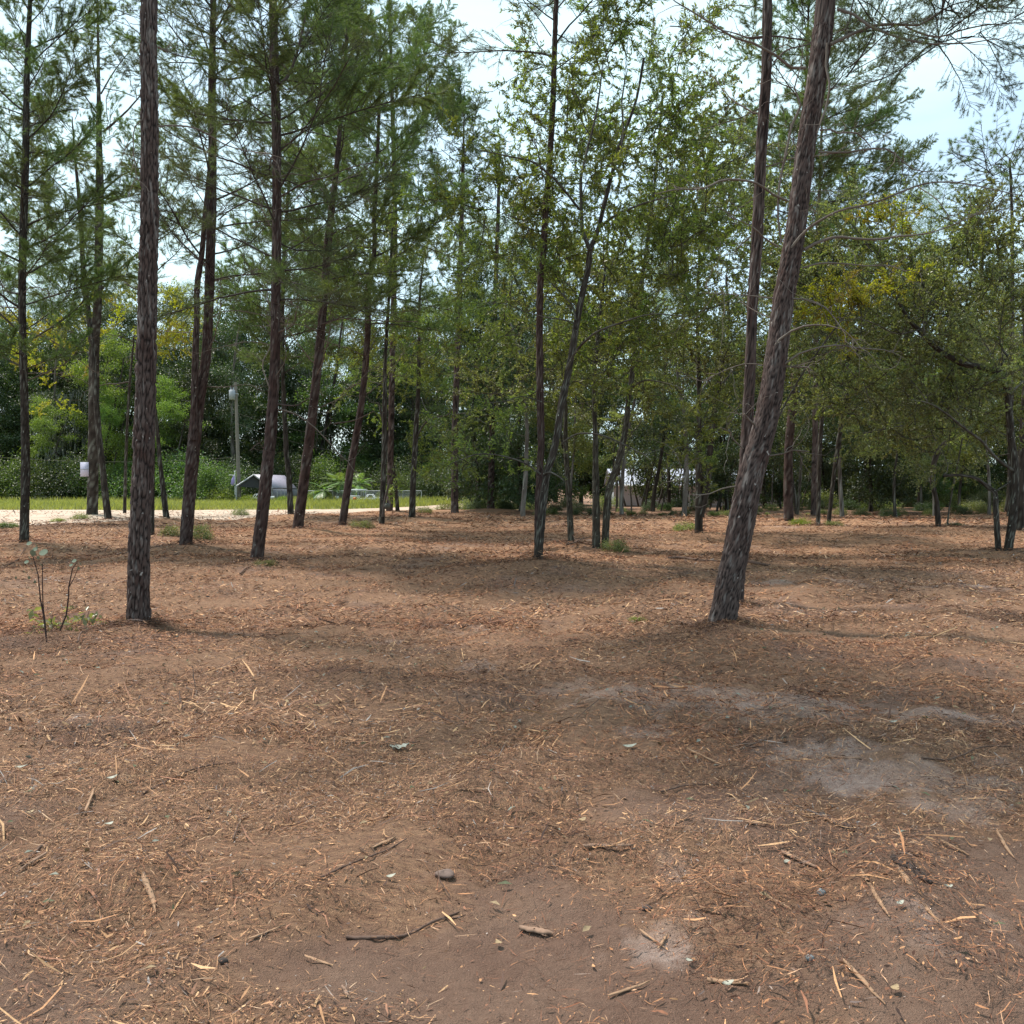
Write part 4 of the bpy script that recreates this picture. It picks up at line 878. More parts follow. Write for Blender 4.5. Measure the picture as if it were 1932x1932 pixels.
while x < -3:
    shrub(rg.choice([6, 6, 5]), x, 100 + rg.uniform(-3, 3), rg.uniform(3.2, 5), where_(x, 100, 'dark bush', 'behind the carport and fence'), 'dark bushes behind the carport', 1.1); x += rg.uniform(2.2, 3.4)
x = -66
while x < -4:
    shrub(rg.choice([5, 6, 6]), x, 111 + rg.uniform(-2, 2), rg.uniform(4.6, 6.6), where_(x, 111, 'large bush', 'deep in the far wood'), 'large bushes deep in the far wood', 1.15); x += rg.uniform(2.6, 4)
# undergrowth at the wood's foot
for row, (Y0, a, b, s0) in enumerate(((50, 1020, 1990, .38), (56, 900, 1990, .6), (64, 900, 2000, .95), (72, 1520, 2100, 2.0))):
    x = xw(a, Y0)
    while x < xw(b, Y0):
        xu = x / Y0 * FPX + 966; hs = .7 if 1130 < xu < 1530 else 1.15
        shrub(rg.choice([2, 1, 6, 0]), x, Y0 + rg.uniform(-1.5, 1.5), s0 * rg.uniform(.7, 1.4) * hs, where_(x, Y0, 'undergrowth bush', ('nearest', 'second', 'third', 'farthest')[row] + ' line by the wood'), 'undergrowth bushes along the foot of the wood', .9)
        x += s0 * rg.uniform(1.6, 3.0)
x = 30
while x < 75:
    shrub(6, x * 1.0 - 4, 84 + rg.uniform(-3, 3), rg.uniform(2.4, 3.6), where_(x, 84, 'big dark bush', 'right of the pale house'), 'bushes right of the pale house'); x += rg.uniform(2, 3.5)
for xu, yu, s, v, sz, lab in ((322, 1020, .42, 1, .8, 'grey-green shrub between the flaking pine and the forked pine'), (372, 1022, .40, 1, 1.1, 'shrub right against the foot of the pine with two stems'), (150, 985, .42, 4, .8, 'leafy seedlings under the pine with the board'),
                              (108, 990, .3, 3, .8, 'bright seedlings on the bank left of the forked pine'), (10, 998, .42, 0, .6, 'dark bush cut by the left edge of the photo'), (682, 1002, .42, 1, .7, 'dry shrub at the foot of the third leaning pine'), (1160, 1044, .32, 1, 1.0, 'small grey shrub right of the joined oak stems'),
                              (1292, 1002, .42, 4, .8, 'scrubby seedlings left of the dark split oak'), (1512, 996, .42, 3, .8, 'low green plant right of the reddish straight pine'), (1572, 1000, .35, 1, .6, 'weeds around the foot of the vee oak'), (1205, 1168, .13, 3, .7, 'bright green fern tuft on the litter left of the leaning pine'),
                              (845, 962, .8, 4, .7, 'shrub left of the pine on its mound'), (890, 962, 1.0, 1, .8, 'broad shrub between the two straight pines'), (965, 960, 1.0, 1, .8, 'dark shrub right of the grey straight pine'), (800, 968, .5, 4, .8, 'seedlings by the road behind the crooked oak'),
                              (500, 1078, .22, 1, .6, 'sprouts at the foot of the reddish pine'), (1800, 995, .4, 2, .5, 'weeds on the bank by the crooked blackish oak'), (452, 975, .45, 1, 1.0, 'young pine seedling by the road left of the reddish pine')):
    Y = dist(yu); shrub(v, xw(xu, Y), Y, s, lab, None, sz, 'plant' if s < .5 else 'shrub', 'plant' if s < .5 else 'shrub')

# ------------------------------------------------------------------ grass strip
r = RS(5); n = 52000
gy = r.uniform(57.5, 93, n) ; gx = r.uniform(-62, 1.5, n); gx = np.where(gx > -1 - (gy < 66) * 3, gx - 20, gx)
mk = grass_ok = (vnoise(gx * .35, gy * .35, 5) > .18) | (r.rand(n) < .4)
# keep off the road
ex = np.interp(gy, far_e[::-1][::-1][:, 1], far_e[:, 0]) if False else np.interp(gy, [57.9, 58.5, 59.5, 61, 66, 75, 98], [-15, -14, -11, -8.8, -6.5, -4.3, -2])
keep = mk & (gx < ex + .4) & ((gx > -80))
gx, gy = gx[keep], gy[keep]; n = len(gx); gz = ground_z(gx, gy)
hh = r.uniform(.12, .38, n) * (1 + .5 * (gy > 82)); ww = r.uniform(.02, .05, n); a = r.uniform(0, 6.28, n)
p = np.stack([gx, gy, gz], 1); sd_ = np.stack([np.cos(a), np.sin(a), 0 * a], 1) * ww[:, None]; tip = p + np.stack([r.normal(0, .3, n) * hh, r.normal(0, .3, n) * hh, hh], 1)
gb = MB(); sh = np.repeat(r.rand(n) * .6 + .4 * vnoise(gx * .3, gy * .3, 6), 3)[:, None]
gb.add(np.stack([p - sd_, p + sd_, tip], 1).reshape(-1, 3), np.arange(3 * n).reshape(-1, 3), np.concatenate([sh] * 4, 1))
tag(gb.obj('grass', M_GRASS), kind='stuff')
r = RS(6); n = 2600       # sparse weeds on the bank by the road
gx = r.uniform(-19, -4, n); gy = r.uniform(36, 50, n); k_ = (vnoise(gx * .8, gy * .8, 9) > .72); gx, gy = gx[k_], gy[k_]; n = len(gx); gz = ground_z(gx, gy)

# ------------------------------------------------------------------ things beyond the road
M_STEEL = plain('galvanised_steel', (.42, .43, .45), .45, .3); M_ROOF = plain('roof_sheet', (.27, .255, .32), .5, 0, .12, 2); M_WALLG = plain('grey_wall', (.20, .20, .235), .7)
M_WHITE = plain('white_paint', (.75, .76, .78), .5, 0, .08); M_POLE = plain('weathered_pole', (.19, .165, .14), .9); M_GREYP = plain('grey_enamel', (.30, .32, .35), .5)
M_LAV = plain('lavender_cloth', (.35, .28, .60), .8); M_BLK = plain('shade_black', (.03, .03, .033), .8); M_BOARD = plain('board_face', (.50, .49, .62), .6, 0, .15, 20)  # M_BLK: near-black that stands in for shade in carport and under house
M_ORANGE = plain('orange_plastic', (.65, .22, .06), .5); M_GLASS = plain('window_glass', (.10, .13, .14), .15); M_SIDING = plain('pale_siding', (.42, .44, .50), .6, 0, .12, 1.5); M_CAB = plain('dark_hull', (.04, .045, .05), .4)
GU = float(at(0, 950, 84)[2])
def quad_prism(mb, pts, nrm, th):     # flat panel of four points with thickness
    pts = np.asarray(pts, float); nrm = np.asarray(nrm, float) * th
    mb.add(np.vstack([pts, pts + nrm]), [(0, 1, 2, 3), (7, 6, 5, 4), (0, 4, 5, 1), (1, 5, 6, 2), (2, 6, 7, 3), (3, 7, 4, 0)])

# carport with gable roof
ca = thing('carport', 'grey gable-roofed carport seen between the pine trunks beyond the grass', 'carport', (xw(510, 86), 86, 0))
A = at(478, 896, 84); Bk = at(537, 898, 91); Le = at(446, 917, 83); Re = at(513, 921, 85); Rb = at(560, 922, 92); Lb = at(500, 917, 91)
m = MB(); quad_prism(m, [A, Re, Rb, Bk], (0, 0, 1), .06); m.obj('roof_slope', M_ROOF, ca)
m = MB(); quad_prism(m, [Le, A, Bk, Lb], (0, 0, 1), .06); m.obj('roof_slope', M_ROOF, ca)
m = MB(); tube(m, [Le, A], .06, 5); tube(m, [A, Re], .06, 5); m.obj('gable_frame', M_STEEL, ca)
m = MB(); m.add([Le + (.1, .15, -.05), A + (0, .15, -.1), Re + (-.1, .15, -.05)], [(0, 1, 2)]); m.add([Le + (.1, .19, -.05), A + (0, .19, -.1), Re + (-.1, .19, -.05)], [(2, 1, 0)]); m.obj('gable_shade_sheet', M_BLK, ca)  # added black triangle standing in for the dark interior under the gable
def zdown(p, z=0): return np.array((p[0], p[1], z))
for q in (Le, Re, Rb, Lb, (A + Bk) / 2 * 0 + (Re + Rb) / 2):
    m = MB(); tube(m, [zdown(q, -.1), q], .05, 6); m.obj('post', M_STEEL, ca)
m = MB(); quad_prism(m, [zdown(Re + (0.1, .1, 0)), zdown(Rb), Rb - (0, 0, .05), Re + (0.1, .1, -.05)], (-.3, .1, 0), .15)
m.obj('side_panel', M_WALLG, ca)
m = MB(); quad_prism(m, [zdown(Lb), zdown(Rb), Rb, Lb], (0, 1, 0), .05); m.obj('shade_back_wall', M_BLK, ca)  # back sheet coloured near-black for the shade inside the carport
for k_ in range(7):     # ribs of the side sheet
    q = Re + (Rb - Re) * (k_ + .5) / 7; m = MB(); tube(m, [zdown(q + (.35, -.2, 0)), q + (.35, -.2, -.1)], .03, 4); m.obj('rib', M_STEEL, ca)

def boat(label, x0, x1, yb, yt, Y):
    b = thing('boat', label, 'boat', (xw((x0 + x1) / 2, Y), Y, 0)); a0, a1 = at(x0, yb, Y)[0], at(x1, yb, Y)[0]; L_ = a1 - a0; z0 = at(0, yb, Y)[2]; z1 = at(0, yt, Y)[2]
    m = MB(); S = []
    for f in np.linspace(0, 1, 9):
        wd = .55 * math.sin(math.pi * min(1, .35 + .65 * (1 - f))) ** .6 if f > .2 else .55; wd = max(.04, .6 * (1 - f ** 3)); sh_ = .14 * f * f
        S.append([(a0 + f * L_, Y - wd, z0 + (z1 - z0) * .62 + sh_), (a0 + f * L_, Y - wd * .7, z0 + (z1 - z0) * .2 + sh_), (a0 + f * L_, Y, z0 + sh_ * 1.5), (a0 + f * L_, Y + wd * .7, z0 + (z1 - z0) * .2 + sh_), (a0 + f * L_, Y + wd, z0 + (z1 - z0) * .62 + sh_)])
    idx = np.arange(45).reshape(9, 5); m.add(np.array(S).reshape(-1, 3), np.concatenate([np.stack([idx[:-1, :-1], idx[:-1, 1:], idx[1:, 1:], idx[1:, :-1]], -1).reshape(-1, 4), np.stack([idx[:-1, 4], idx[:-1, 0], idx[1:, 0], idx[1:, 4]], -1)]))
    m.obj('hull', M_WHITE, b, smooth=False)
    m = MB(); P = [(a0 + .25 * L_, Y - .4, z0 + (z1 - z0) * .6), (a0 + .33 * L_, Y - .35, z1 + .12), (a0 + .55 * L_, Y - .35, z1 + .16), (a0 + .66 * L_, Y - .4, z0 + (z1 - z0) * .65)]; tube(m, P, .03, 5); tube(m, np.array(P) + (0, .75, 0), .03, 5); m.obj('windshield_frame', M_WHITE, b)
    m = MB(); box(m, (a0 + .1 * L_, Y - .35, z0 - .35), (a0 + .8 * L_, Y + .35, z0 - .02)); m.obj('trailer', M_CAB, b)
boat('white boat parked under the carport behind the reddish pine', 466, 518, 945, 935, 83)
boat('white pointed boat on a dark trailer right of the lattice panel', 680, 722, 947, 936, 86)

# fence
fe_ = thing('chain_link_fence', 'grey chain link fence with posts running from the carport past the lattice', 'fence', (xw(650, 87), 87, 0))
fx = [xw(x, 87) for x in (572, 592, 614, 636, 662, 690, 722, 760, 795)]
zt = float(at(0, 926, 87)[2])
for x in fx:
    m = MB(); tube(m, [(x, 87, -.1), (x, 87, zt + .05)], .045, 6, cap=True); m.obj('post', M_STEEL, fe_)
m = MB(); tube(m, [(fx[0], 87, zt), (fx[-1], 87, zt)], .03, 5); m.obj('top_rail', M_STEEL, fe_)
m = MB(); x = fx[0] - zt
while x < fx[-1]:
    for s_ in (1, -1):
        xa, xb = (x, x + zt); P0, P1 = ((xa, 87, .03), (xb, 87, zt)) if s_ == 1 else ((xa, 87, zt), (xb, 87, .03))
        if xa > fx[0] and xb < fx[-1]: tube(m, [P0, P1], .009, 3)
    x += .13
tag(m.obj('wire_mesh', M_STEEL, fe_), kind='stuff')
m = MB(); xg, xh = xw(611, 86.9), xw(628, 86.9)
for zz in (.15, .9, zt + .1): tube(m, [(xg, 86.85, zz), (xh, 86.85, zz)], .03, 5)
for xx in (xg, xh): tube(m, [(xx, 86.85, .1), (xx, 86.85, zt + .1)], .03, 5)
m.obj('gate_frame', M_STEEL, fe_)
m = MB(); p = at(636, 940, 86.8); box(m, (p[0] - .16, 86.78, p[2] - .2), (p[0] + .16, 86.82, p[2] + .2)); m.obj('notice', M_WHITE, fe_)
# lattice
la = thing('lattice_screen', 'white diamond lattice panel standing in front of the fence', 'lattice panel', (xw(669, 85), 85, 0))
a_, b_ = at(660, 952, 85), at(679, 936, 85); z0, z1 = a_[2], b_[2]
for s_ in (1, -1):
    x = a_[0] - (z1 - z0)
    while x < b_[0]:
        xa, xb = x, x + (z1 - z0); t0 = max(0, (a_[0] - xa) / (xb - xa)); t1 = min(1, (b_[0] - xa) / (xb - xa))
        if t1 > t0 + .05:
            za, zb = (z0, z1) if s_ == 1 else (z1, z0)
            P0 = (xa + t0 * (xb - xa), 85 + .02 * s_, za + t0 * (zb - za)); P1 = (xa + t1 * (xb - xa), 85 + .02 * s_, za + t1 * (zb - za))
            m = MB(); tube(m, [P0, P1], .032, 4); m.obj('slat', M_WHITE, la)
        x += .19
m = MB(); box(m, (a_[0] - .04, 84.95, z0 - .04), (b_[0] + .04, 85.05, z0 + .03)); m.obj('bottom_rail', M_WHITE, la)
m = MB(); box(m, (a_[0] - .04, 84.95, z1 - .03), (b_[0] + .04, 85.05, z1 + .04)); m.obj('top_rail', M_WHITE, la)
# small flat-roofed frame
sh_ = thing('kennel_frame', 'open frame with flat pale roof behind the lattice panel', 'pen', (xw(677, 88), 88, 0))
p0, p1 = at(660, 924, 88), at(690, 924, 88)
m = MB(); box(m, (p0[0], 87, p0[2] - .04), (p1[0], 89, p0[2] + .05)); m.obj('roof', M_WHITE, sh_)
for xx in (p0[0] + .05, (p0[0] + p1[0]) / 2 + .2, p1[0] - .05):
    for yy in (87.05, 88.95): m = MB(); tube(m, [(xx, yy, -.05), (xx, yy, p0[2])], .035, 5); m.obj('post', M_STEEL, sh_)
# orange marker
p = at(666, 953, 80); om = thing('marker_flag', 'small orange marker in the grass before the lattice', 'marker', (p[0], 80, 0))
m = MB(); tube(m, [(p[0], 80, -.05), (p[0], 80, .45)], .012, 5); m.obj('stake', M_STEEL, om); m = MB(); box(m, (p[0], 79.99, .25), (p[0] + .28, 80.01, .45)); m.obj('flag', M_ORANGE, om)

# utility poles with wires
def pole(label, pts, Y, top_h, tr):
    a_, b_ = at(*pts[0], Y), at(*pts[1], Y); t = thing('utility_pole', label, 'utility pole', (a_[0], Y, 0))
    d = (b_ - a_) / (b_[2] - a_[2]); P = [a_ + d * (-a_[2] - .3), a_ + d * (top_h * .5), a_ + d * (top_h - a_[2])]
    m = MB(); tube(m, P, (.17, .145, .12), 10, cap=True); m.obj('pole', M_POLE, t, smooth=True)
    q = at(*tr, Y - .3); m = MB(); tube(m, [q + (0, 0, -.42), q + (0, 0, -.40), q + (0, 0, .40), q + (0, 0, .43)], (.2, .27, .27, .18), 12, cap=True); m.obj('transformer', M_GREYP, t, smooth=False)
    for s_ in (-.1, .12): m = MB(); tube(m, [q + (s_, 0, .4), q + (s_, 0, .56), q + (s_, 0, .66)], (.05, .045, .03), 7, cap=True); m.obj('insulator', M_GREYP, t)
    m = MB(); tube(m, [q + (.2, .1, .1), q + (.45, .3, .1)], .04, 5); m.obj('bracket', M_STEEL, t)
    return P[-1], q
tp1, q1 = pole('weathered utility pole with a grey transformer beyond the grass left of the carport', ((451, 925), (445, 735)), 84, 10.4, (438, 745))
tp2, q2 = pole('second utility pole with grey transformer, hidden behind the crooked oak', ((779, 950), (778, 800)), 112, 9.5, (771, 834))
for k_, (P, Q, sg) in enumerate((((at(-60, 858, 78)), at(452, 862, 84), .5), (at(449, 780, 84), at(778, 826, 112), 1.0), (at(449, 800, 84), at(778, 858, 112), 1.0), (at(778, 828, 112), at(1100, 860, 125), .8))):
    s_ = np.linspace(0, 1, 24)[:, None]; W_ = P * (1 - s_) + Q * s_ - np.array((0, 0, 1)) * sg * 4 * s_ * (1 - s_)
    m = MB(); tube(m, W_, .008, 4); o = m.obj('overhead_wire', M_POLE); tag(o, ('lowest wire reaching the left edge of the photo', 'upper wire strung between the two utility poles', 'lower wire strung between the two utility poles', 'wire running right from the second utility pole into the wood')[k_], 'wire')
# cloth on a small flag pole
p = at(444, 940, 83); t = thing('flag_pole', 'white pole with a furled lavender flag left of the utility pole', 'flag', (p[0], 83, 0)); tp = at(443, 891, 83)
m = MB(); tube(m, [(p[0], 83, -.1), tp], .035, 6); m.obj('pole', M_WHITE, t); m = MB(); tube(m, [tp - (0, 0, .02), tp + (0, 0, .08), tp + (0, 0, .14)], (.03, .07, .02), 8, cap=True); m.obj('finial', M_WHITE, t)
m = MB(); tube(m, [tp + (-.06, -.03, -.25), tp + (-.14, -.03, -.6), tp + (-.2, -.03, -1.0), tp + (-.12, -.03, -1.15)], (.03, .12, .17, .02), 8); m.obj('flag', M_LAV, t, smooth=True)
m = MB(); tube(m, [tp + (-.02, 0, -.25), tp + (-.5, 0, -.24)], .02, 5); m.obj('arm', M_WHITE, t)

# palms
def palm(label, xu, Y, htr, L_, n, seed):
    r = RS(seed); x = xw(xu, Y); t = thing('palm', label, 'palm', (x, Y, 0)); m = MB(); tube(m, wig((x, Y, -.1), (.03, 0, 1), htr + .1, r, 5, .04), np.linspace(.2, .15, 6), 9); m.obj('trunk', M_OAKB, t, smooth=True)
    for k_ in range(n):
        az = k_ * 2.4; el = r.uniform(-.1, 1.2); d = np.array((math.cos(az) * math.cos(el), math.sin(az) * math.cos(el), math.sin(el)))
        P = [np.array((x, Y, htr))]
        for q in range(7): d = d + np.array((0, 0, -.16)); d /= np.linalg.norm(d); P.append(P[-1] + d * L_ / 7)
        P = np.array(P); m = MB(); tube(m, P, np.linspace(.02, .008, 8), 3)
        tt = np.linspace(.25, 1, 26); pp, dd = along(P, tt * .999); sd_ = np.cross(dd, (0, 0, 1.0)); sd_ /= np.linalg.norm(sd_, axis=1)[:, None]
        for s_ in (1, -1):
            e = (sd_ * s_ + dd * .8); e /= np.linalg.norm(e, axis=1)[:, None]; ln = L_ * .34 * np.sin(np.pi * np.clip(tt * .8 + .12, 0, 1))[:, None]
            V = np.stack([pp - dd * .035, pp + dd * .035, pp + e * ln - np.array((0, 0, .15)) * ln], 1); sh = np.repeat(r.rand(26), 3)[:, None]; m.add(V.reshape(-1, 3), np.arange(78).reshape(-1, 3), np.concatenate([sh] * 4, 1))
        m.obj('frond', M_PALM, t)
palm('larger pale green palm between the leaning pines', 641, 89, 1.5, 2.0, 26, 1)
palm('lower palm beside the larger one, left of it', 612, 86, .9, 1.5, 22, 2)
palm('palm partly hidden right of the larger one behind the leaning pine', 676, 92, 1.4, 1.8, 20, 3)

# board on the forked pine
p0, p1 = at(152, 899, 41.7), at(163, 872, 41.7); bo = thing('board', 'pale blank board fixed to the side of the forked pine', 'sign board', ((p0[0] + p1[0]) / 2, 41.7, p0[2]))
m = MB(); box(m, (p0[0], 41.68, p0[2]), (p1[0] + .1, 41.71, p1[2])); m.obj('panel', M_BOARD, bo)
m = MB(); box(m, (p0[0] - .01, 41.665, (p0[2] + p1[2]) / 2 - .01), (p1[0] + .1, 41.679, (p0[2] + p1[2]) / 2 + .01)); m.obj('batten', M_GREYP, bo)
# burl at the foot of the thin trunk
p = at(730, 955, 34.8); o = None; m = MB(); r = RS(3); u = np.linspace(0, np.pi, 9); v_ = np.linspace(0, 2 * np.pi, 14, endpoint=False); U, Vv = np.meshgrid(u, v_, indexing='ij')
rr = .12 * (1 + .12 * np.sin(5 * Vv) * np.sin(U)); P = np.stack([rr * np.sin(U) * np.cos(Vv), rr * np.sin(U) * np.sin(Vv), rr * np.cos(U)], -1) + p; idx = np.arange(9 * 14).reshape(9, 14); nx_ = np.roll(idx, -1, 1)
bt = thing('hanging_burl', 'round dark growth on a bent stem beside the thin trunk', 'burl', (p[0], p[1], 0))
m.add(P, np.stack([idx[:-1], nx_[:-1], nx_[1:], idx[1:]], -1).reshape(-1, 4)); m.obj('burl', M_DARK, bt, smooth=True)
m = MB(); tube(m, [at(722, 975, 34.8), at(727, 940, 34.8), at(732, 920, 34.8), at(736, 905, 34.8)], (.05, .045, .04, .035), 7, cap=True); m.obj('stem', M_RED, bt)

# pale house in the wood
HY = 80; ho = thing('house', 'long pale house with white roof glimpsed through the dark wood', 'house', (xw(1335, HY), HY, -.6))
xa, xb = xw(1158, HY), xw(1508, HY); ze = float(at(0, 915, HY)[2]); zr = float(at(0, 902, HY)[2]) + .25
k_ = 0; z = -.25
while z < ze - .02:
    m = MB(); V = [(xa, HY - .02, z), (xb, HY - .02, z), (xb, HY + .01, z + .17), (xa, HY + .01, z + .17), (xa, HY + .03, z), (xb, HY + .03, z)]; m.add(V, [(0, 1, 2, 3), (4, 5, 1, 0)]); m.obj('siding_board', M_SIDING, ho); z += .17
m = MB(); box(m, (xa, HY + .05, -.7), (xb, HY + 5, ze)); m.obj('wall', M_SIDING, ho)
m = MB(); box(m, (xa + .1, HY - .01, -.7), (xb - .1, HY + .04, -.26)); m.obj('under_house_shade', M_BLK, ho)  # near-black strip painted for the shade under the house
M_HROOF = plain('white_metal_roof', (.40, .43, .52), .4, 0, .1, 3)
m = MB(); quad_prism(m, [(xa - .3, HY - .5, ze), (xb + .3, HY - .5, ze), (xb + .3, HY + 2.5, zr + .5), (xa - .3, HY + 2.5, zr + .5)], (0, 0, 1), .06); m.obj('roof_slope', M_HROOF, ho)
m = MB(); quad_prism(m, [(xa - .3, HY + 2.5, zr + .5), (xb + .3, HY + 2.5, zr + .5), (xb + .3, HY + 5.5, ze), (xa - .3, HY + 5.5, ze)], (0, 0, 1), .06); m.obj('roof_slope', M_HROOF, ho)
m = MB(); box(m, (xa - .3, HY - .56, ze - .12), (xb + .3, HY - .5, ze + .04)); m.obj('fascia', M_WHITE, ho)
for (u0, u1, v0, v1) in ((1283, 1299, 924, 950), (1215, 1226, 926, 945), (1400, 1412, 926, 946), (1470, 1480, 926, 946)):
    p0, p1 = at(u0, v1, HY), at(u1, v0, HY); f = MB()
    for a_, b_ in (((p0[0] - .06, p0[2] - .06), (p1[0] + .06, p0[2])), ((p0[0] - .06, p1[2]), (p1[0] + .06, p1[2] + .06)), ((p0[0] - .06, p0[2]), (p0[0], p1[2])), ((p1[0], p0[2]), (p1[0] + .06, p1[2])), ((p0[0], (p0[2] + p1[2]) / 2 - .02), (p1[0], (p0[2] + p1[2]) / 2 + .02))):
        box(f, (a_[0], HY - .07, a_[1]), (b_[0], HY - .03, b_[1]))
    fo = f.obj('window', M_WHITE, ho); m = MB(); box(m, (p0[0], HY - .045, p0[2]), (p1[0], HY - .035, p1[2]))
    gl = bpy.data.objects.new('pane', m.mesh('pane', M_GLASS)); C.objects.link(gl); gl.parent = fo; 
    gl.matrix_parent_inverse = Matrix.Identity(4)

# ------------------------------------------------------------------ shredded litter on the ground
def Gp(x, y):
    Y = dist(y)
    for _ in range(6):
        X = xw(x, Y); z = float(ground_z(X, Y)); Y = (H0 - z) * FPX / (y - HOR)
    X = xw(x, Y); return np.array((X, Y, float(ground_z(X, Y))))
for t_ in TREES:
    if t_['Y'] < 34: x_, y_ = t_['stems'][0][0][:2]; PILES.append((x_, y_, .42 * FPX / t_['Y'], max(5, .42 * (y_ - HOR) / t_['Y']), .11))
def pile_amt(x, y):
    s = np.zeros_like(x)
    for xu, yu, rx, ry, a in PILES:
        Y = dist(yu); s += a * np.exp(-(((x - xw(xu, Y)) / (rx / FPX * Y)) ** 2 + ((y - Y) / (abs(dist(yu - ry) - dist(yu + ry)) / 2 + .05)) ** 2))
    return s * (fbm(x * 4, y * 4, 66, 3) * 1.6)
def strips(n, ya, yb, l0, l1, w0, w1, kind, seed, pal, lift=.0, flat=False):
    r = RS(seed); y = np.sqrt(r.uniform(ya * ya, yb * yb, n)); x = r.uniform(-1, 1, n) * (y * .60 + .4)
    so = soil_mask(x, y) * (1 - .8 * sstep(7, 12, y)); sa = sand_mask(x, y) if ya < 40 else 0 * x; pa = pile_amt(x, y)
    cl = fbm(x * 1.9, y * 1.9, 71, 3); pr = (1 - .70 * so) * (1 - .62 * sa) * (.24 + 1.55 * sstep(.36, .60, cl)) + pa * 14
    k = r.rand(n) < pr; x, y, pa, sa = x[k], y[k], pa[k], sa[k]; n = len(x)
    L_ = np.exp(r.uniform(np.log(l0), np.log(l1), n)); W_ = np.exp(r.uniform(np.log(w0), np.log(w1), n)); a = r.uniform(0, 6.283, n)
    h = r.rand(n) ** 2 * (.020 + lift) + pa * r.rand(n) * .9; pit = r.normal(0, .20, n) + (r.rand(n) < .06) * r.normal(0, .35, n)
    bend = r.normal(0, .22, n); P = []
    dx, dy = np.cos(a), np.sin(a)
    for q in (-.5, 0, .5):
        cx = x + dx * L_ * q - dy * bend * L_ * (.25 - q * q); cy = y + dy * L_ * q + dx * bend * L_ * (.25 - q * q)
        P.append(np.stack([cx, cy, ground_z(cx, cy) + .004 + h + pit * L_ * q + np.abs(pit) * L_ * .5], 1))
    tw = r.normal(0, .5, n); sd_ = np.stack([-dy * np.cos(tw), dx * np.cos(tw), np.sin(tw)], 1) * (W_ / 2)[:, None]; t0 = r.uniform(.2, 1, n)[:, None]
    if flat: V = np.stack([P[0], P[1] - sd_, P[2], P[1] + sd_], 1); b = np.arange(n)[:, None] * 4; F = b + [[0, 1, 2, 3]]
    else:
        V = np.stack([P[0] - sd_ * t0, P[0] + sd_ * t0, P[1] - sd_ + 0, P[1] + sd_, P[2] - sd_ * .3, P[2] + sd_ * .3], 1)
        b = np.arange(n)[:, None] * 6; F = np.concatenate([b + [[0, 1, 3, 2]], b + [[2, 3, 5, 4]]])
    pal = np.array(pal, float); wt = pal[:, 3] / pal[:, 3].sum()
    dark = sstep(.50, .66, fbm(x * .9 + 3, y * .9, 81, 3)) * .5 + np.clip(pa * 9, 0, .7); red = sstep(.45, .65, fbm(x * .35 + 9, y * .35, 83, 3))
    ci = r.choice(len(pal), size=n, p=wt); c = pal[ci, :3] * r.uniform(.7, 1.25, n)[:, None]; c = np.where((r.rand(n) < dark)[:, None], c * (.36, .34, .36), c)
    c = c * (1 - red[:, None] * (0, .13, .2)); c = np.concatenate([c, np.ones((n, 1))], 1).repeat(4 if flat else 6, axis=0)
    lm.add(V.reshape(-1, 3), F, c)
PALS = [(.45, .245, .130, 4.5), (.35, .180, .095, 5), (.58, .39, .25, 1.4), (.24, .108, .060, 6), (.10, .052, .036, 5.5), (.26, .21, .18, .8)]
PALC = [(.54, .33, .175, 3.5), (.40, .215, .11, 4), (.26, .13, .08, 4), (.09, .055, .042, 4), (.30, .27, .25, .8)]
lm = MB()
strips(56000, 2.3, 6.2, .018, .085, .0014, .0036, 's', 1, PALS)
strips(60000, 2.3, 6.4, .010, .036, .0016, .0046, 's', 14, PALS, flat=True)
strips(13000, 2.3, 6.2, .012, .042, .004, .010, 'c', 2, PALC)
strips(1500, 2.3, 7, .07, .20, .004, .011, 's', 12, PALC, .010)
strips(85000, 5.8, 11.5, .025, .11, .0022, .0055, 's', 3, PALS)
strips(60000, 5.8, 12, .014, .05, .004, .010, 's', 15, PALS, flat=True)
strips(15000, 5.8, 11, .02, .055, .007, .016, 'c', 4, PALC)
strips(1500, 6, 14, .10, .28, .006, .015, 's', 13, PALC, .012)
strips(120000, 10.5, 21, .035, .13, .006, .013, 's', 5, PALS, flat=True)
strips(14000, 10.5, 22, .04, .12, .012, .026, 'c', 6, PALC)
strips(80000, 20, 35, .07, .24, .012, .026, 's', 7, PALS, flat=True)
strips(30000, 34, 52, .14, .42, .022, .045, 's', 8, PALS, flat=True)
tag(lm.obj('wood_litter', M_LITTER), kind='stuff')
lm = MB(); strips(70000, 2.3, 6, .004, .015, .003, .008, 'c', 9, PALC, flat=True); r9 = RS(9); tag(lm.obj('soil_crumbs', M_LITTER), kind='stuff')

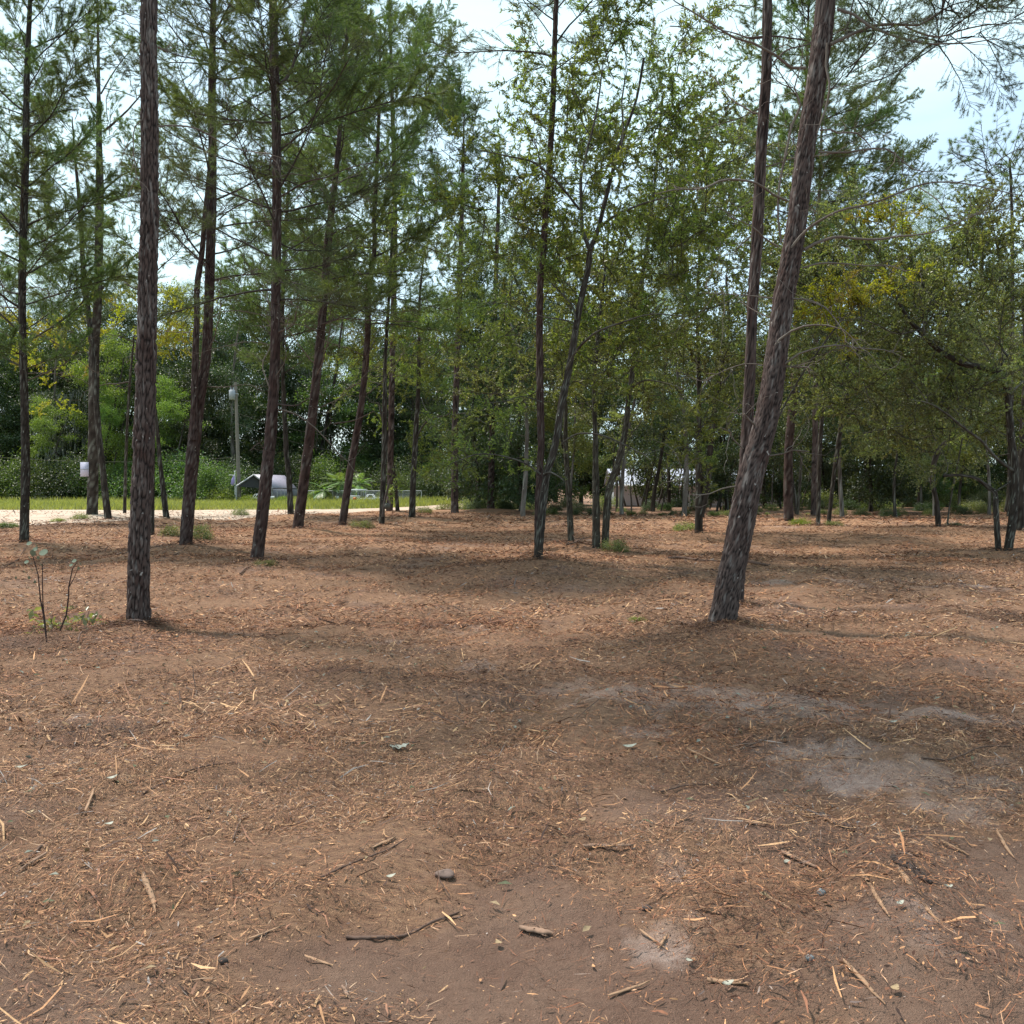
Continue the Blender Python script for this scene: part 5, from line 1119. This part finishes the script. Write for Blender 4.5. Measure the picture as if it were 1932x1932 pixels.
# ------------------------------------------------------------------ single sticks, splinters, stones and leaves
M_STICK = bark_mat('stick_bark', (.045, .028, .022), (.13, .075, .052), (.17, .11, .085), (.28, .24, .2), .2)
M_SPLIT = plain('split_wood', (.34, .20, .115), .85, 0, .45, 30); M_TAN = plain('old_split_wood', (.27, .165, .11), .9, 0, .45, 30); M_CHAR = plain('dark_bark_piece', (.055, .04, .034), .95, 0, .4, 30)
M_STONE = plain('stone', (.24, .27, .28), .8, 0, .35, 40); M_PALE = plain('pale_leaf', (.31, .31, .25), .6, 0, .25, 40); M_TLEAF = plain('tan_leaf', (.30, .21, .11), .7, 0, .25, 40); M_MUD = plain('mud_clod', (.16, .11, .09), .95, 0, .3, 30)
def stick(label, pts, w, m=M_STICK, lift=.01, name='stick', cat='stick', twigs=0, seed=1):
    P = np.array([Gp(*p) + (0, 0, lift) for p in pts]); r = RS(seed); P2, R = resample(P, np.linspace(w / 2, w / 4, len(P)), .02); P2 += np.cumsum(r.normal(0, .0012, P2.shape), 0)
    o = MB(); tube(o, P2, R * r.uniform(.8, 1.2, len(R)), 6, (.5, .8, .1, .5), cap=True)
    for q in range(twigs):
        p, d = along(P2, np.array([r.uniform(.15, .9)])); tube(o, wig(p[0], d[0] + r.normal(0, .7, 3) * (1, 1, .3), np.linalg.norm(P[-1] - P[0]) * r.uniform(.1, .25), r, 5, .15), np.linspace(w / 5, w / 9, 6), 4, (.5, .8, .1, .5))
    tag(o.obj(name, m, smooth=True), label, cat)
def splinter(label, a, b, w, m=M_SPLIT, seed=1, name='wood_splinter', lift=.012, cat='wood piece'):
    A_, B_ = Gp(*a) + (0, 0, lift), Gp(*b) + (0, 0, lift * .6); r = RS(seed); n = 12; t = np.linspace(0, 1, n)[:, None]; P = A_ * (1 - t) + B_ * t; d = (B_ - A_); ln = np.linalg.norm(d); d /= ln
    sd_ = np.cross(d, (0, 0, 1)); up = np.cross(sd_, d); prof = w / 2 * np.clip(np.minimum(t[:, 0] * 5 + .35, (1 - t[:, 0]) * 3 + .12), 0, 1) * r.uniform(.75, 1.15, n); off = np.cumsum(r.normal(0, w * .06, n)); th = w * .22 * r.uniform(.7, 1.3, n)
    P = P + sd_ * off[:, None]; V = np.stack([P - sd_ * prof[:, None], P - sd_ * (prof * .4)[:, None] + up * th[:, None], P + sd_ * (prof * .35)[:, None] + up * (th * .8)[:, None], P + sd_ * prof[:, None], P - up * (th * .6)[:, None]], 1)
    idx = np.arange(n * 5).reshape(n, 5); nx_ = np.roll(idx, -1, 1); o = MB(); o.add(V.reshape(-1, 3), np.stack([idx[:-1], nx_[:-1], nx_[1:], idx[1:]], -1).reshape(-1, 4)); o.add(V[0], [(0, 1, 2, 3, 4)]); o.add(V[-1], [(4, 3, 2, 1, 0)])
    for q in range(4):
        i = r.randint(2, n - 1); tube(o, wig(V[i, r.randint(4)], d * r.choice((-1, 1)) + r.normal(0, .25, 3), ln * r.uniform(.12, .3), r, 4, .1), np.linspace(w * .08, w * .03, 5), 3)
    tag(o.obj(name, m), label, cat)
def lump(label, x, y, rx, rz, m, name, cat, seed=1, sq=.35):
    c = Gp(x, y); r = RS(seed); u = np.linspace(0, np.pi, 10); v_ = np.linspace(0, 2 * np.pi, 16, endpoint=False); U, V_ = np.meshgrid(u, v_, indexing='ij')
    rr = 1 + (vnoise(np.cos(V_) * 1.5 + seed * 3, U * 1.6 + np.sin(V_), seed) - .5) * sq; P = np.stack([rx * rr * np.sin(U) * np.cos(V_), rx * .8 * rr * np.sin(U) * np.sin(V_), rz * rr * np.cos(U) + rz * .75], -1) + c
    o = MB(); idx = np.arange(160).reshape(10, 16); nx_ = np.roll(idx, -1, 1); o.add(P, np.stack([idx[:-1], nx_[:-1], nx_[1:], idx[1:]], -1).reshape(-1, 4)); tag(o.obj(name, m, smooth=True), label, cat)
def gleaf(label, x, y, L_, az, m, seed=1, lobes=0):
    L_ *= .75; c = Gp(x, y) + (0, 0, .018); r = RS(seed); t = np.linspace(0, 1, 9); wd = L_ * .28 * np.sin(np.pi * t ** .8) + .002
    if lobes: wd = wd * (1 + .75 * np.sin(t * 6.28 * lobes))
    d = np.array((math.cos(az), math.sin(az), r.uniform(-.1, .2))); s_ = np.array((-d[1], d[0], 0)); mid = c + d * (t[:, None] - .5) * L_ + np.array((0, 0, 1)) * (.12 * L_ * (4 * (t - .5) ** 2))[:, None]
    V = np.stack([mid - s_ * wd[:, None] + (0, 0, L_ * .05), mid, mid + s_ * wd[:, None] + (0, 0, L_ * .07)], 1); idx = np.arange(27).reshape(9, 3); o = MB(); o.add(V.reshape(-1, 3), np.stack([idx[:-1, :-1], idx[:-1, 1:], idx[1:, 1:], idx[1:, :-1]], -1).reshape(-1, 4))
    tag(o.obj('fallen_leaf', m, smooth=True), label, 'leaf')

stick('long dark stick in the soil below the middle of the photo', [(650, 1783), (700, 1784), (760, 1778), (815, 1755), (868, 1733)], .016, seed=2, twigs=3)
stick('thin slanting stick on the left foreground litter', [(262, 1506), (320, 1476), (370, 1458), (442, 1444)], .014, seed=3, twigs=1)
stick('forked root lying in the left foreground soil', [(600, 1668), (660, 1640), (720, 1618), (762, 1605)], .010, seed=4, twigs=3)
stick('short upright dark twig in bare soil at centre left', [(434, 1595), (447, 1566), (456, 1547)], .009, seed=5)
stick('slender twig lying across the soil right of centre', [(1400, 1262 + 160), (1480, 1452 - 60), (1500, 1388)], .008, seed=6)
stick('bent twig along the sand near the right edge', [(1745, 1450), (1800, 1440), (1860, 1424), (1925, 1418)], .012, seed=7, twigs=1)
stick('curved twig in the middle of the litter', [(1250, 1502), (1310, 1490), (1370, 1474), (1390, 1462)], .010, seed=8, twigs=2)
stick('fallen pole behind the massive leaning pine, on its right', [(1411, 1063), (1453, 1069)], .09, seed=9, lift=.03, name='fallen_limb', cat='fallen limb')
stick('fallen limb on the litter left of the massive leaning pine', [(1262, 1056), (1283, 1055), (1312, 1059), (1362, 1062)], .07, seed=10, lift=.03, name='fallen_limb', cat='fallen limb', twigs=3)
stick('bent branch propped on its leaves beside the joined oak stems', [(1070, 1035), (1088, 1031), (1104, 1022)], .05, seed=11, lift=.10, name='fallen_limb', cat='fallen limb', twigs=4)
stick('dark leaning stick left of the flaking pine', [(142, 1224), (152, 1206), (173, 1190)], .018, seed=12, lift=.05)
stick('pale bowed root at the foot of the reddish pine', [(452, 1086), (462, 1078), (478, 1072)], .035, seed=13, lift=.03)
stick('dry twig standing at the bottom right in the debris', [(1556, 1800), (1560, 1770), (1575, 1745)], .009, seed=14)
stick('dark root fragment at the left of the bare soil', [(30, 1642), (50, 1625), (75, 1598)], .02, seed=15, m=M_STICK)
stick('thin grey stick at the left edge behind the seedling', [(12, 1068), (30, 1056), (46, 1044)], .03, seed=16, lift=.02)
for k_, (a, b, w_, mm, lab) in enumerate([((262, 1682), (286, 1736), .028, M_SPLIT, 'splintered pale wood chunk in the left foreground'), ((1632, 1655), (1690, 1745), .022, M_SPLIT, 'long pale splinter in the right foreground'), ((1702, 1648), (1783, 1756), .026, M_SPLIT, 'longest ragged splinter at the right foreground'),
        ((1410, 1562), (1500, 1568), .02, M_SPLIT, 'twisted tan splinter right of centre'), ((1100, 1610), (1200, 1604), .03, M_TAN, 'flat split slab below the centre'), ((805, 1488 + 10), (812, 1470), .022, M_SPLIT, 'short pale chip standing left of centre'),
        ((720, 1553), (742, 1528), .02, M_SPLIT, 'broken pale chip beside the soil patch'), ((1552, 1545), (1617, 1578), .05, M_CHAR, 'dark curled bark piece in the right foreground'), ((1690, 1630), (1760, 1680), .05, M_CHAR, 'long dark bark slab at the right foreground'),
        ((980, 1768), (1045, 1776), .04, M_TAN, 'grey-brown wood slab at the bottom centre'), ((570, 1822), (622, 1838), .016, M_SPLIT, 'pale crooked chip in the soil at the bottom'), ((1210, 1770), (1262, 1808), .012, M_SPLIT, 'thin pale sliver beside the small sand patch'), ((1245, 1808), (1262, 1775), .012, M_SPLIT, 'second thin sliver crossing the first by the sand patch'),
        ((1340, 1870), (1420, 1876), .028, M_SPLIT, 'fresh orange-tan wood piece at the bottom right of centre'), ((1445, 1700), (1500, 1730), .02, M_SPLIT, 'splinter in the debris pile right of centre'), ((1320, 1725), (1370, 1740), .02, M_SPLIT, 'flat chip at the left of the debris pile'),
        ((1850, 1500), (1905, 1520), .02, M_SPLIT, 'bright splinter near the right edge'), ((1890, 1580), (1925, 1630), .018, M_SPLIT, 'pale splinter at the right edge'), ((80, 1620), (20, 1660), .02, M_TAN, 'brown splinter at the left edge'), ((170, 1500), (150, 1550), .016, M_SPLIT, 'pale forked sliver in the left middle'),
        ((1300, 1420), (1370, 1452), .02, M_SPLIT, 'tan splinter on the mid-ground litter'), ((1560, 1435), (1630, 1440), .045, M_TAN, 'flat tan wood slab beside the sandy strip'), ((460, 1790), (535, 1760), .012, M_SPLIT, 'orange straw-like sliver at the left bottom'), ((640, 1880), (655, 1905), .014, M_TAN, 'small chip at the bottom edge'),
        ((700, 1615), (745, 1590), .018, M_SPLIT, 'pale root piece in the soil left of centre'), ((1480, 1620), (1545, 1650), .03, M_TAN, 'broad brown slab in the debris right of centre'), ((1150, 1900), (1230, 1870), .015, M_SPLIT, 'long sliver at the bottom centre'), ((1600, 1830), (1680, 1915), .018, M_SPLIT, 'splinter pointing out of the bottom right corner'),
        ((1780, 1600), (1840, 1625), .016, M_SPLIT, 'short splinter above the sandy patch at the right'), ((860, 1500), (930, 1490), .012, M_SPLIT, 'bundle of straw coloured slivers above the soil')]):
    splinter(lab, a, b, w_, mm, 20 + k_)
lump('grey-blue round stone in the right foreground', 1557, 1698, .019, .014, M_STONE, 'stone', 'stone', 1); lump('second grey-blue stone half buried among bark near the bottom', 1536, 1824, .014, .010, M_STONE, 'stone', 'stone', 2)
lump('pale flat pebble left of the two grey-blue stones', 1492, 1636, .016, .008, M_PALE, 'stone', 'stone', 3); lump('muddy clod with leaves stuck to it at the bottom centre', 835, 1662, .042, .014, M_MUD, 'soil_clod', 'clod', 4, .7); lump('small dark clod at the lower left', 414, 1660 + 170, .014, .010, M_CHAR, 'soil_clod', 'clod', 5)
lump('dark clod beside the small sand patch', 1224, 1728, .020, .011, M_CHAR, 'soil_clod', 'clod', 6, .8)
for k_, (x, y, L_, az, mm, lab, lb) in enumerate([(752, 1414, .16, .3, M_PALE, 'lobed silver-grey leaf on the mid-ground litter', 3), (1190, 1418, .11, .1, M_PALE, 'pale green leaf curled on the litter at centre', 0), (32, 1458, .09, .1, M_PALE, 'grey leaf at the left edge', 0), (205, 1500, .07, .6, M_PALE, 'small tan-grey leaf on the left litter', 0),
        (48, 1548, .05, 1, M_TLEAF, 'little tan leaf in the left soil', 0), (198, 1568, .06, 1.0, M_PALE, 'pale leaf among splinters at the left', 0), (1708, 1605 + 120, .04, .4, M_PALE, 'small pale leaf at the tip of the longest splinter', 0), (1800, 1690, .045, .2, M_PALE, 'pale leaf near the sandy patch at the right', 0),
        (1690, 1330 + 40, .08, .2, M_PALE, 'grey leaf in the sandy strip', 0), (735, 1670, .05, .3, M_PALE, 'small leaf in bare soil below the centre left', 0), (1305, 1850 - 15, .035, 2.2, M_PALE, 'tiny green-white leaf at the bottom', 0), (1380, 1880, .05, .2, M_PALE, 'grey-green leaf next to the fresh wood piece', 0),
        (810, 1640 - 150, .05, 1.2, M_TLEAF, 'tan leaf beside the standing chip', 0), (1100, 1590 - 30, .06, .7, M_TLEAF, 'tan leaf in the centre litter', 0), (1700, 1890, .05, .8, M_TLEAF, 'tan leaf at the bottom right', 0), (940, 1800, .045, 2, M_TLEAF, 'tan leaf lying on the bottom soil', 0)]):
    gleaf(lab, x, y, L_, az, mm, 50 + k_, lb)
rr_ = RS(77)      # further leaves nobody could count
lm = MB(); n = 900; y = np.sqrt(rr_.uniform(3 ** 2, 16 ** 2, n)); x = rr_.uniform(-1, 1, n) * y * .58; p = np.stack([x, y, ground_z(x, y) + .02], 1); d = rr_.normal(0, 1, (n, 3)) * (1, 1, .15); d /= np.linalg.norm(d, axis=1)[:, None]
leaves(lm, p, d, rr_, .055, .022, 0, 0, (0, .3)); c_ = np.array([(.20, .21, .17), (.10, .11, .06), (.26, .19, .11)])[rr_.randint(3, size=n)].repeat(4, 0); lm.c = [np.concatenate([c_, np.ones((4 * n, 1))], 1)]
tag(lm.obj('scattered_leaves', M_LITTER), kind='stuff')

M_SEED = plain('seedling_leaf', (.17, .20, .13), .45, 0, .2, 30)
# seedling with round pale leaves at the left, and leaf clusters on the ground by it
se = thing('oak_seedling', 'spindly seedling with round pale leaves on top, left of the flaking pine', 'seedling', Gp(88, 1209)); Ys = Gp(88, 1209)[1]; base = Gp(88, 1209)
for pts, w_ in (([(88, 1211), (85, 1175), (81, 1140), (80, 1100), (80, 1064)], .008), ([(88, 1209), (82, 1160), (76, 1130), (72, 1085), (62, 1050)], .009), ([(113, 1190), (125, 1160), (129, 1128), (130, 1105), (137, 1072), (144, 1062)], .009), ([(130, 1108), (140, 1090), (148, 1070)], .005)):
    P = [at(x, y, Ys) for x, y in pts]; m = MB(); tube(m, P, np.linspace(w_, w_ * .5, len(P)), 5, (.5, .8, 0, .5)); m.obj('stem', M_RED, se)
for k_, (x, y, s_) in enumerate(((55, 1025, .06), (69, 1030, .075), (62, 1043, .095), (82, 1042, .095), (56, 1053, .065), (72, 1052, .05), (66, 1036, .06), (60, 1075, .05), (55, 1090, .05), (50, 1060, .05), (78, 1066, .05), (66, 1098, .045), (140, 1058, .05), (152, 1064, .05), (148, 1072, .045), (134, 1066, .04), (46, 1078, .04), (30, 1090, .04))):
    s_ *= .85; c = at(x, y, Ys); t = np.linspace(0, 1, 8); wd = s_ * .42 * np.sin(np.pi * np.clip(t * .92 + .04, 0, 1)) ** .6; a = k_ * 2.1; d = np.array((math.cos(a), math.sin(a) * .5, .15)); s2 = np.array((-d[1] * .5, d[0] * .5, .9)); s2 /= np.linalg.norm(s2)
    mid = c + d * (t[:, None] - .5) * s_; V = np.stack([mid - s2 * wd[:, None], mid - (0, 0, .004), mid + s2 * wd[:, None]], 1); idx = np.arange(24).reshape(8, 3); m = MB(); m.add(V.reshape(-1, 3), np.stack([idx[:-1, :-1], idx[:-1, 1:], idx[1:, 1:], idx[1:, :-1]], -1).reshape(-1, 4)); m.obj('leaf', M_SEED, se, smooth=True)
for x, y, s_, lab in ((92, 1192, .24, 'clump of dull green leaves at the foot of the spindly seedling'), (158, 1180, .18, 'loose sprig of dull leaves right of the spindly seedling'), (190, 1185, .09, 'small green sprig between the seedling and the flaking pine'), (130, 1150, .06, 'tiny yellow-green sprig behind the seedling')):
    p = Gp(x, y); t = thing('leaf_sprig', lab, 'sprig', p); r = RS(int(x)); m = MB(); n = 46; q = p + np.abs(r.normal(0, 1, (n, 3))) * (1, 1, .6) * s_ * .6 * np.sign(r.normal(0, 1, (n, 3)) * (1, 1, 0) + (0, 0, 1)); leaves(m, q, r.normal(0, 1, (n, 3)), r, s_ * .5, s_ * .24, 0, .1); m.obj('foliage', M_OAKL2, t)
    m = MB(); tube(m, wig(p - (0, 0, .01), (r.normal(0, .4), r.normal(0, .4), 1), s_ * 1.1, r, 4, .2), np.linspace(.005, .002, 5), 4, (.5, .8, 0, .5)); m.obj('stem', M_DARK, t)

# thin dark stems standing between the clearing and the pale house
r = RS(91)
for q in range(40):
    xu = 1150 + 380 * (q + r.rand()) / 40; Y = r.uniform(54, 72); x = xw(xu, Y); gz = float(ground_z(x, Y))
    t = thing('sapling', where_(x, Y, 'thin dark sapling', 'before the pale house'), 'sapling', (x, Y, gz), 'thin saplings before the pale house')
    m = MB(); P = wig((x, Y, gz - .1), (r.normal(0, .14), r.normal(0, .1), 1), r.uniform(4.5, 6.5), r, 9, .10, .03); tube(m, P, np.linspace(r.uniform(.04, .085), .02, 10), 6, (r.rand(), .8, .1, .5))
    for k_ in range(4): p, d = along(P, np.array([r.uniform(.35, .9)])); tube(m, wig(p[0], d[0] + r.normal(0, .7, 3), r.uniform(.6, 1.6), r, 5, .2, .03), np.linspace(.02, .008, 6), 4, (.5, .8, .1, .5))
    m.obj('trunk', M_DARK, t)
    for k_ in (0, 1, 3, 5): place('leaf_spray', B_LIVE[r.randint(6)], t, P[-1 - k_] , r.normal(0, 1, 3), r.uniform(1.2, 1.9), r.uniform(0, 6))


# needles and shreds heaped against the two nearest trunks
lm = MB()
for (x_, y_, rb, n) in ((262, 1183, .13, 1500), (1361, 1187, .17, 1800), (1390, 1143, .10, 600), (1014, 1078, .11, 500), (483, 1068, .14, 500)):
    b_ = at(x_, y_, dist(y_)); r = RS(int(x_)); a = r.uniform(0, 6.283, n); rr = rb + np.abs(r.normal(0, .12, n)); p = np.stack([b_[0] + rr * np.cos(a), b_[1] + rr * np.sin(a), np.zeros(n)], 1)
    p[:, 2] = ground_z(p[:, 0], p[:, 1]) + r.rand(n) * .09 * np.exp(-(rr - rb) / .10)
    d = r.normal(0, 1, (n, 3)) * (1, 1, .25); d /= np.linalg.norm(d, axis=1)[:, None]; k0 = len(lm.c); needles(lm, p, d, r, .10, .007, (0, .3), 0)
    c_ = np.array([(.42, .23, .12), (.30, .155, .085), (.18, .09, .06), (.08, .05, .04)])[r.randint(4, size=n)].repeat(3, 0); lm.c[k0] = np.concatenate([c_, np.ones((3 * n, 1))], 1)
tag(lm.obj('needle_litter', M_LITTER), kind='stuff')
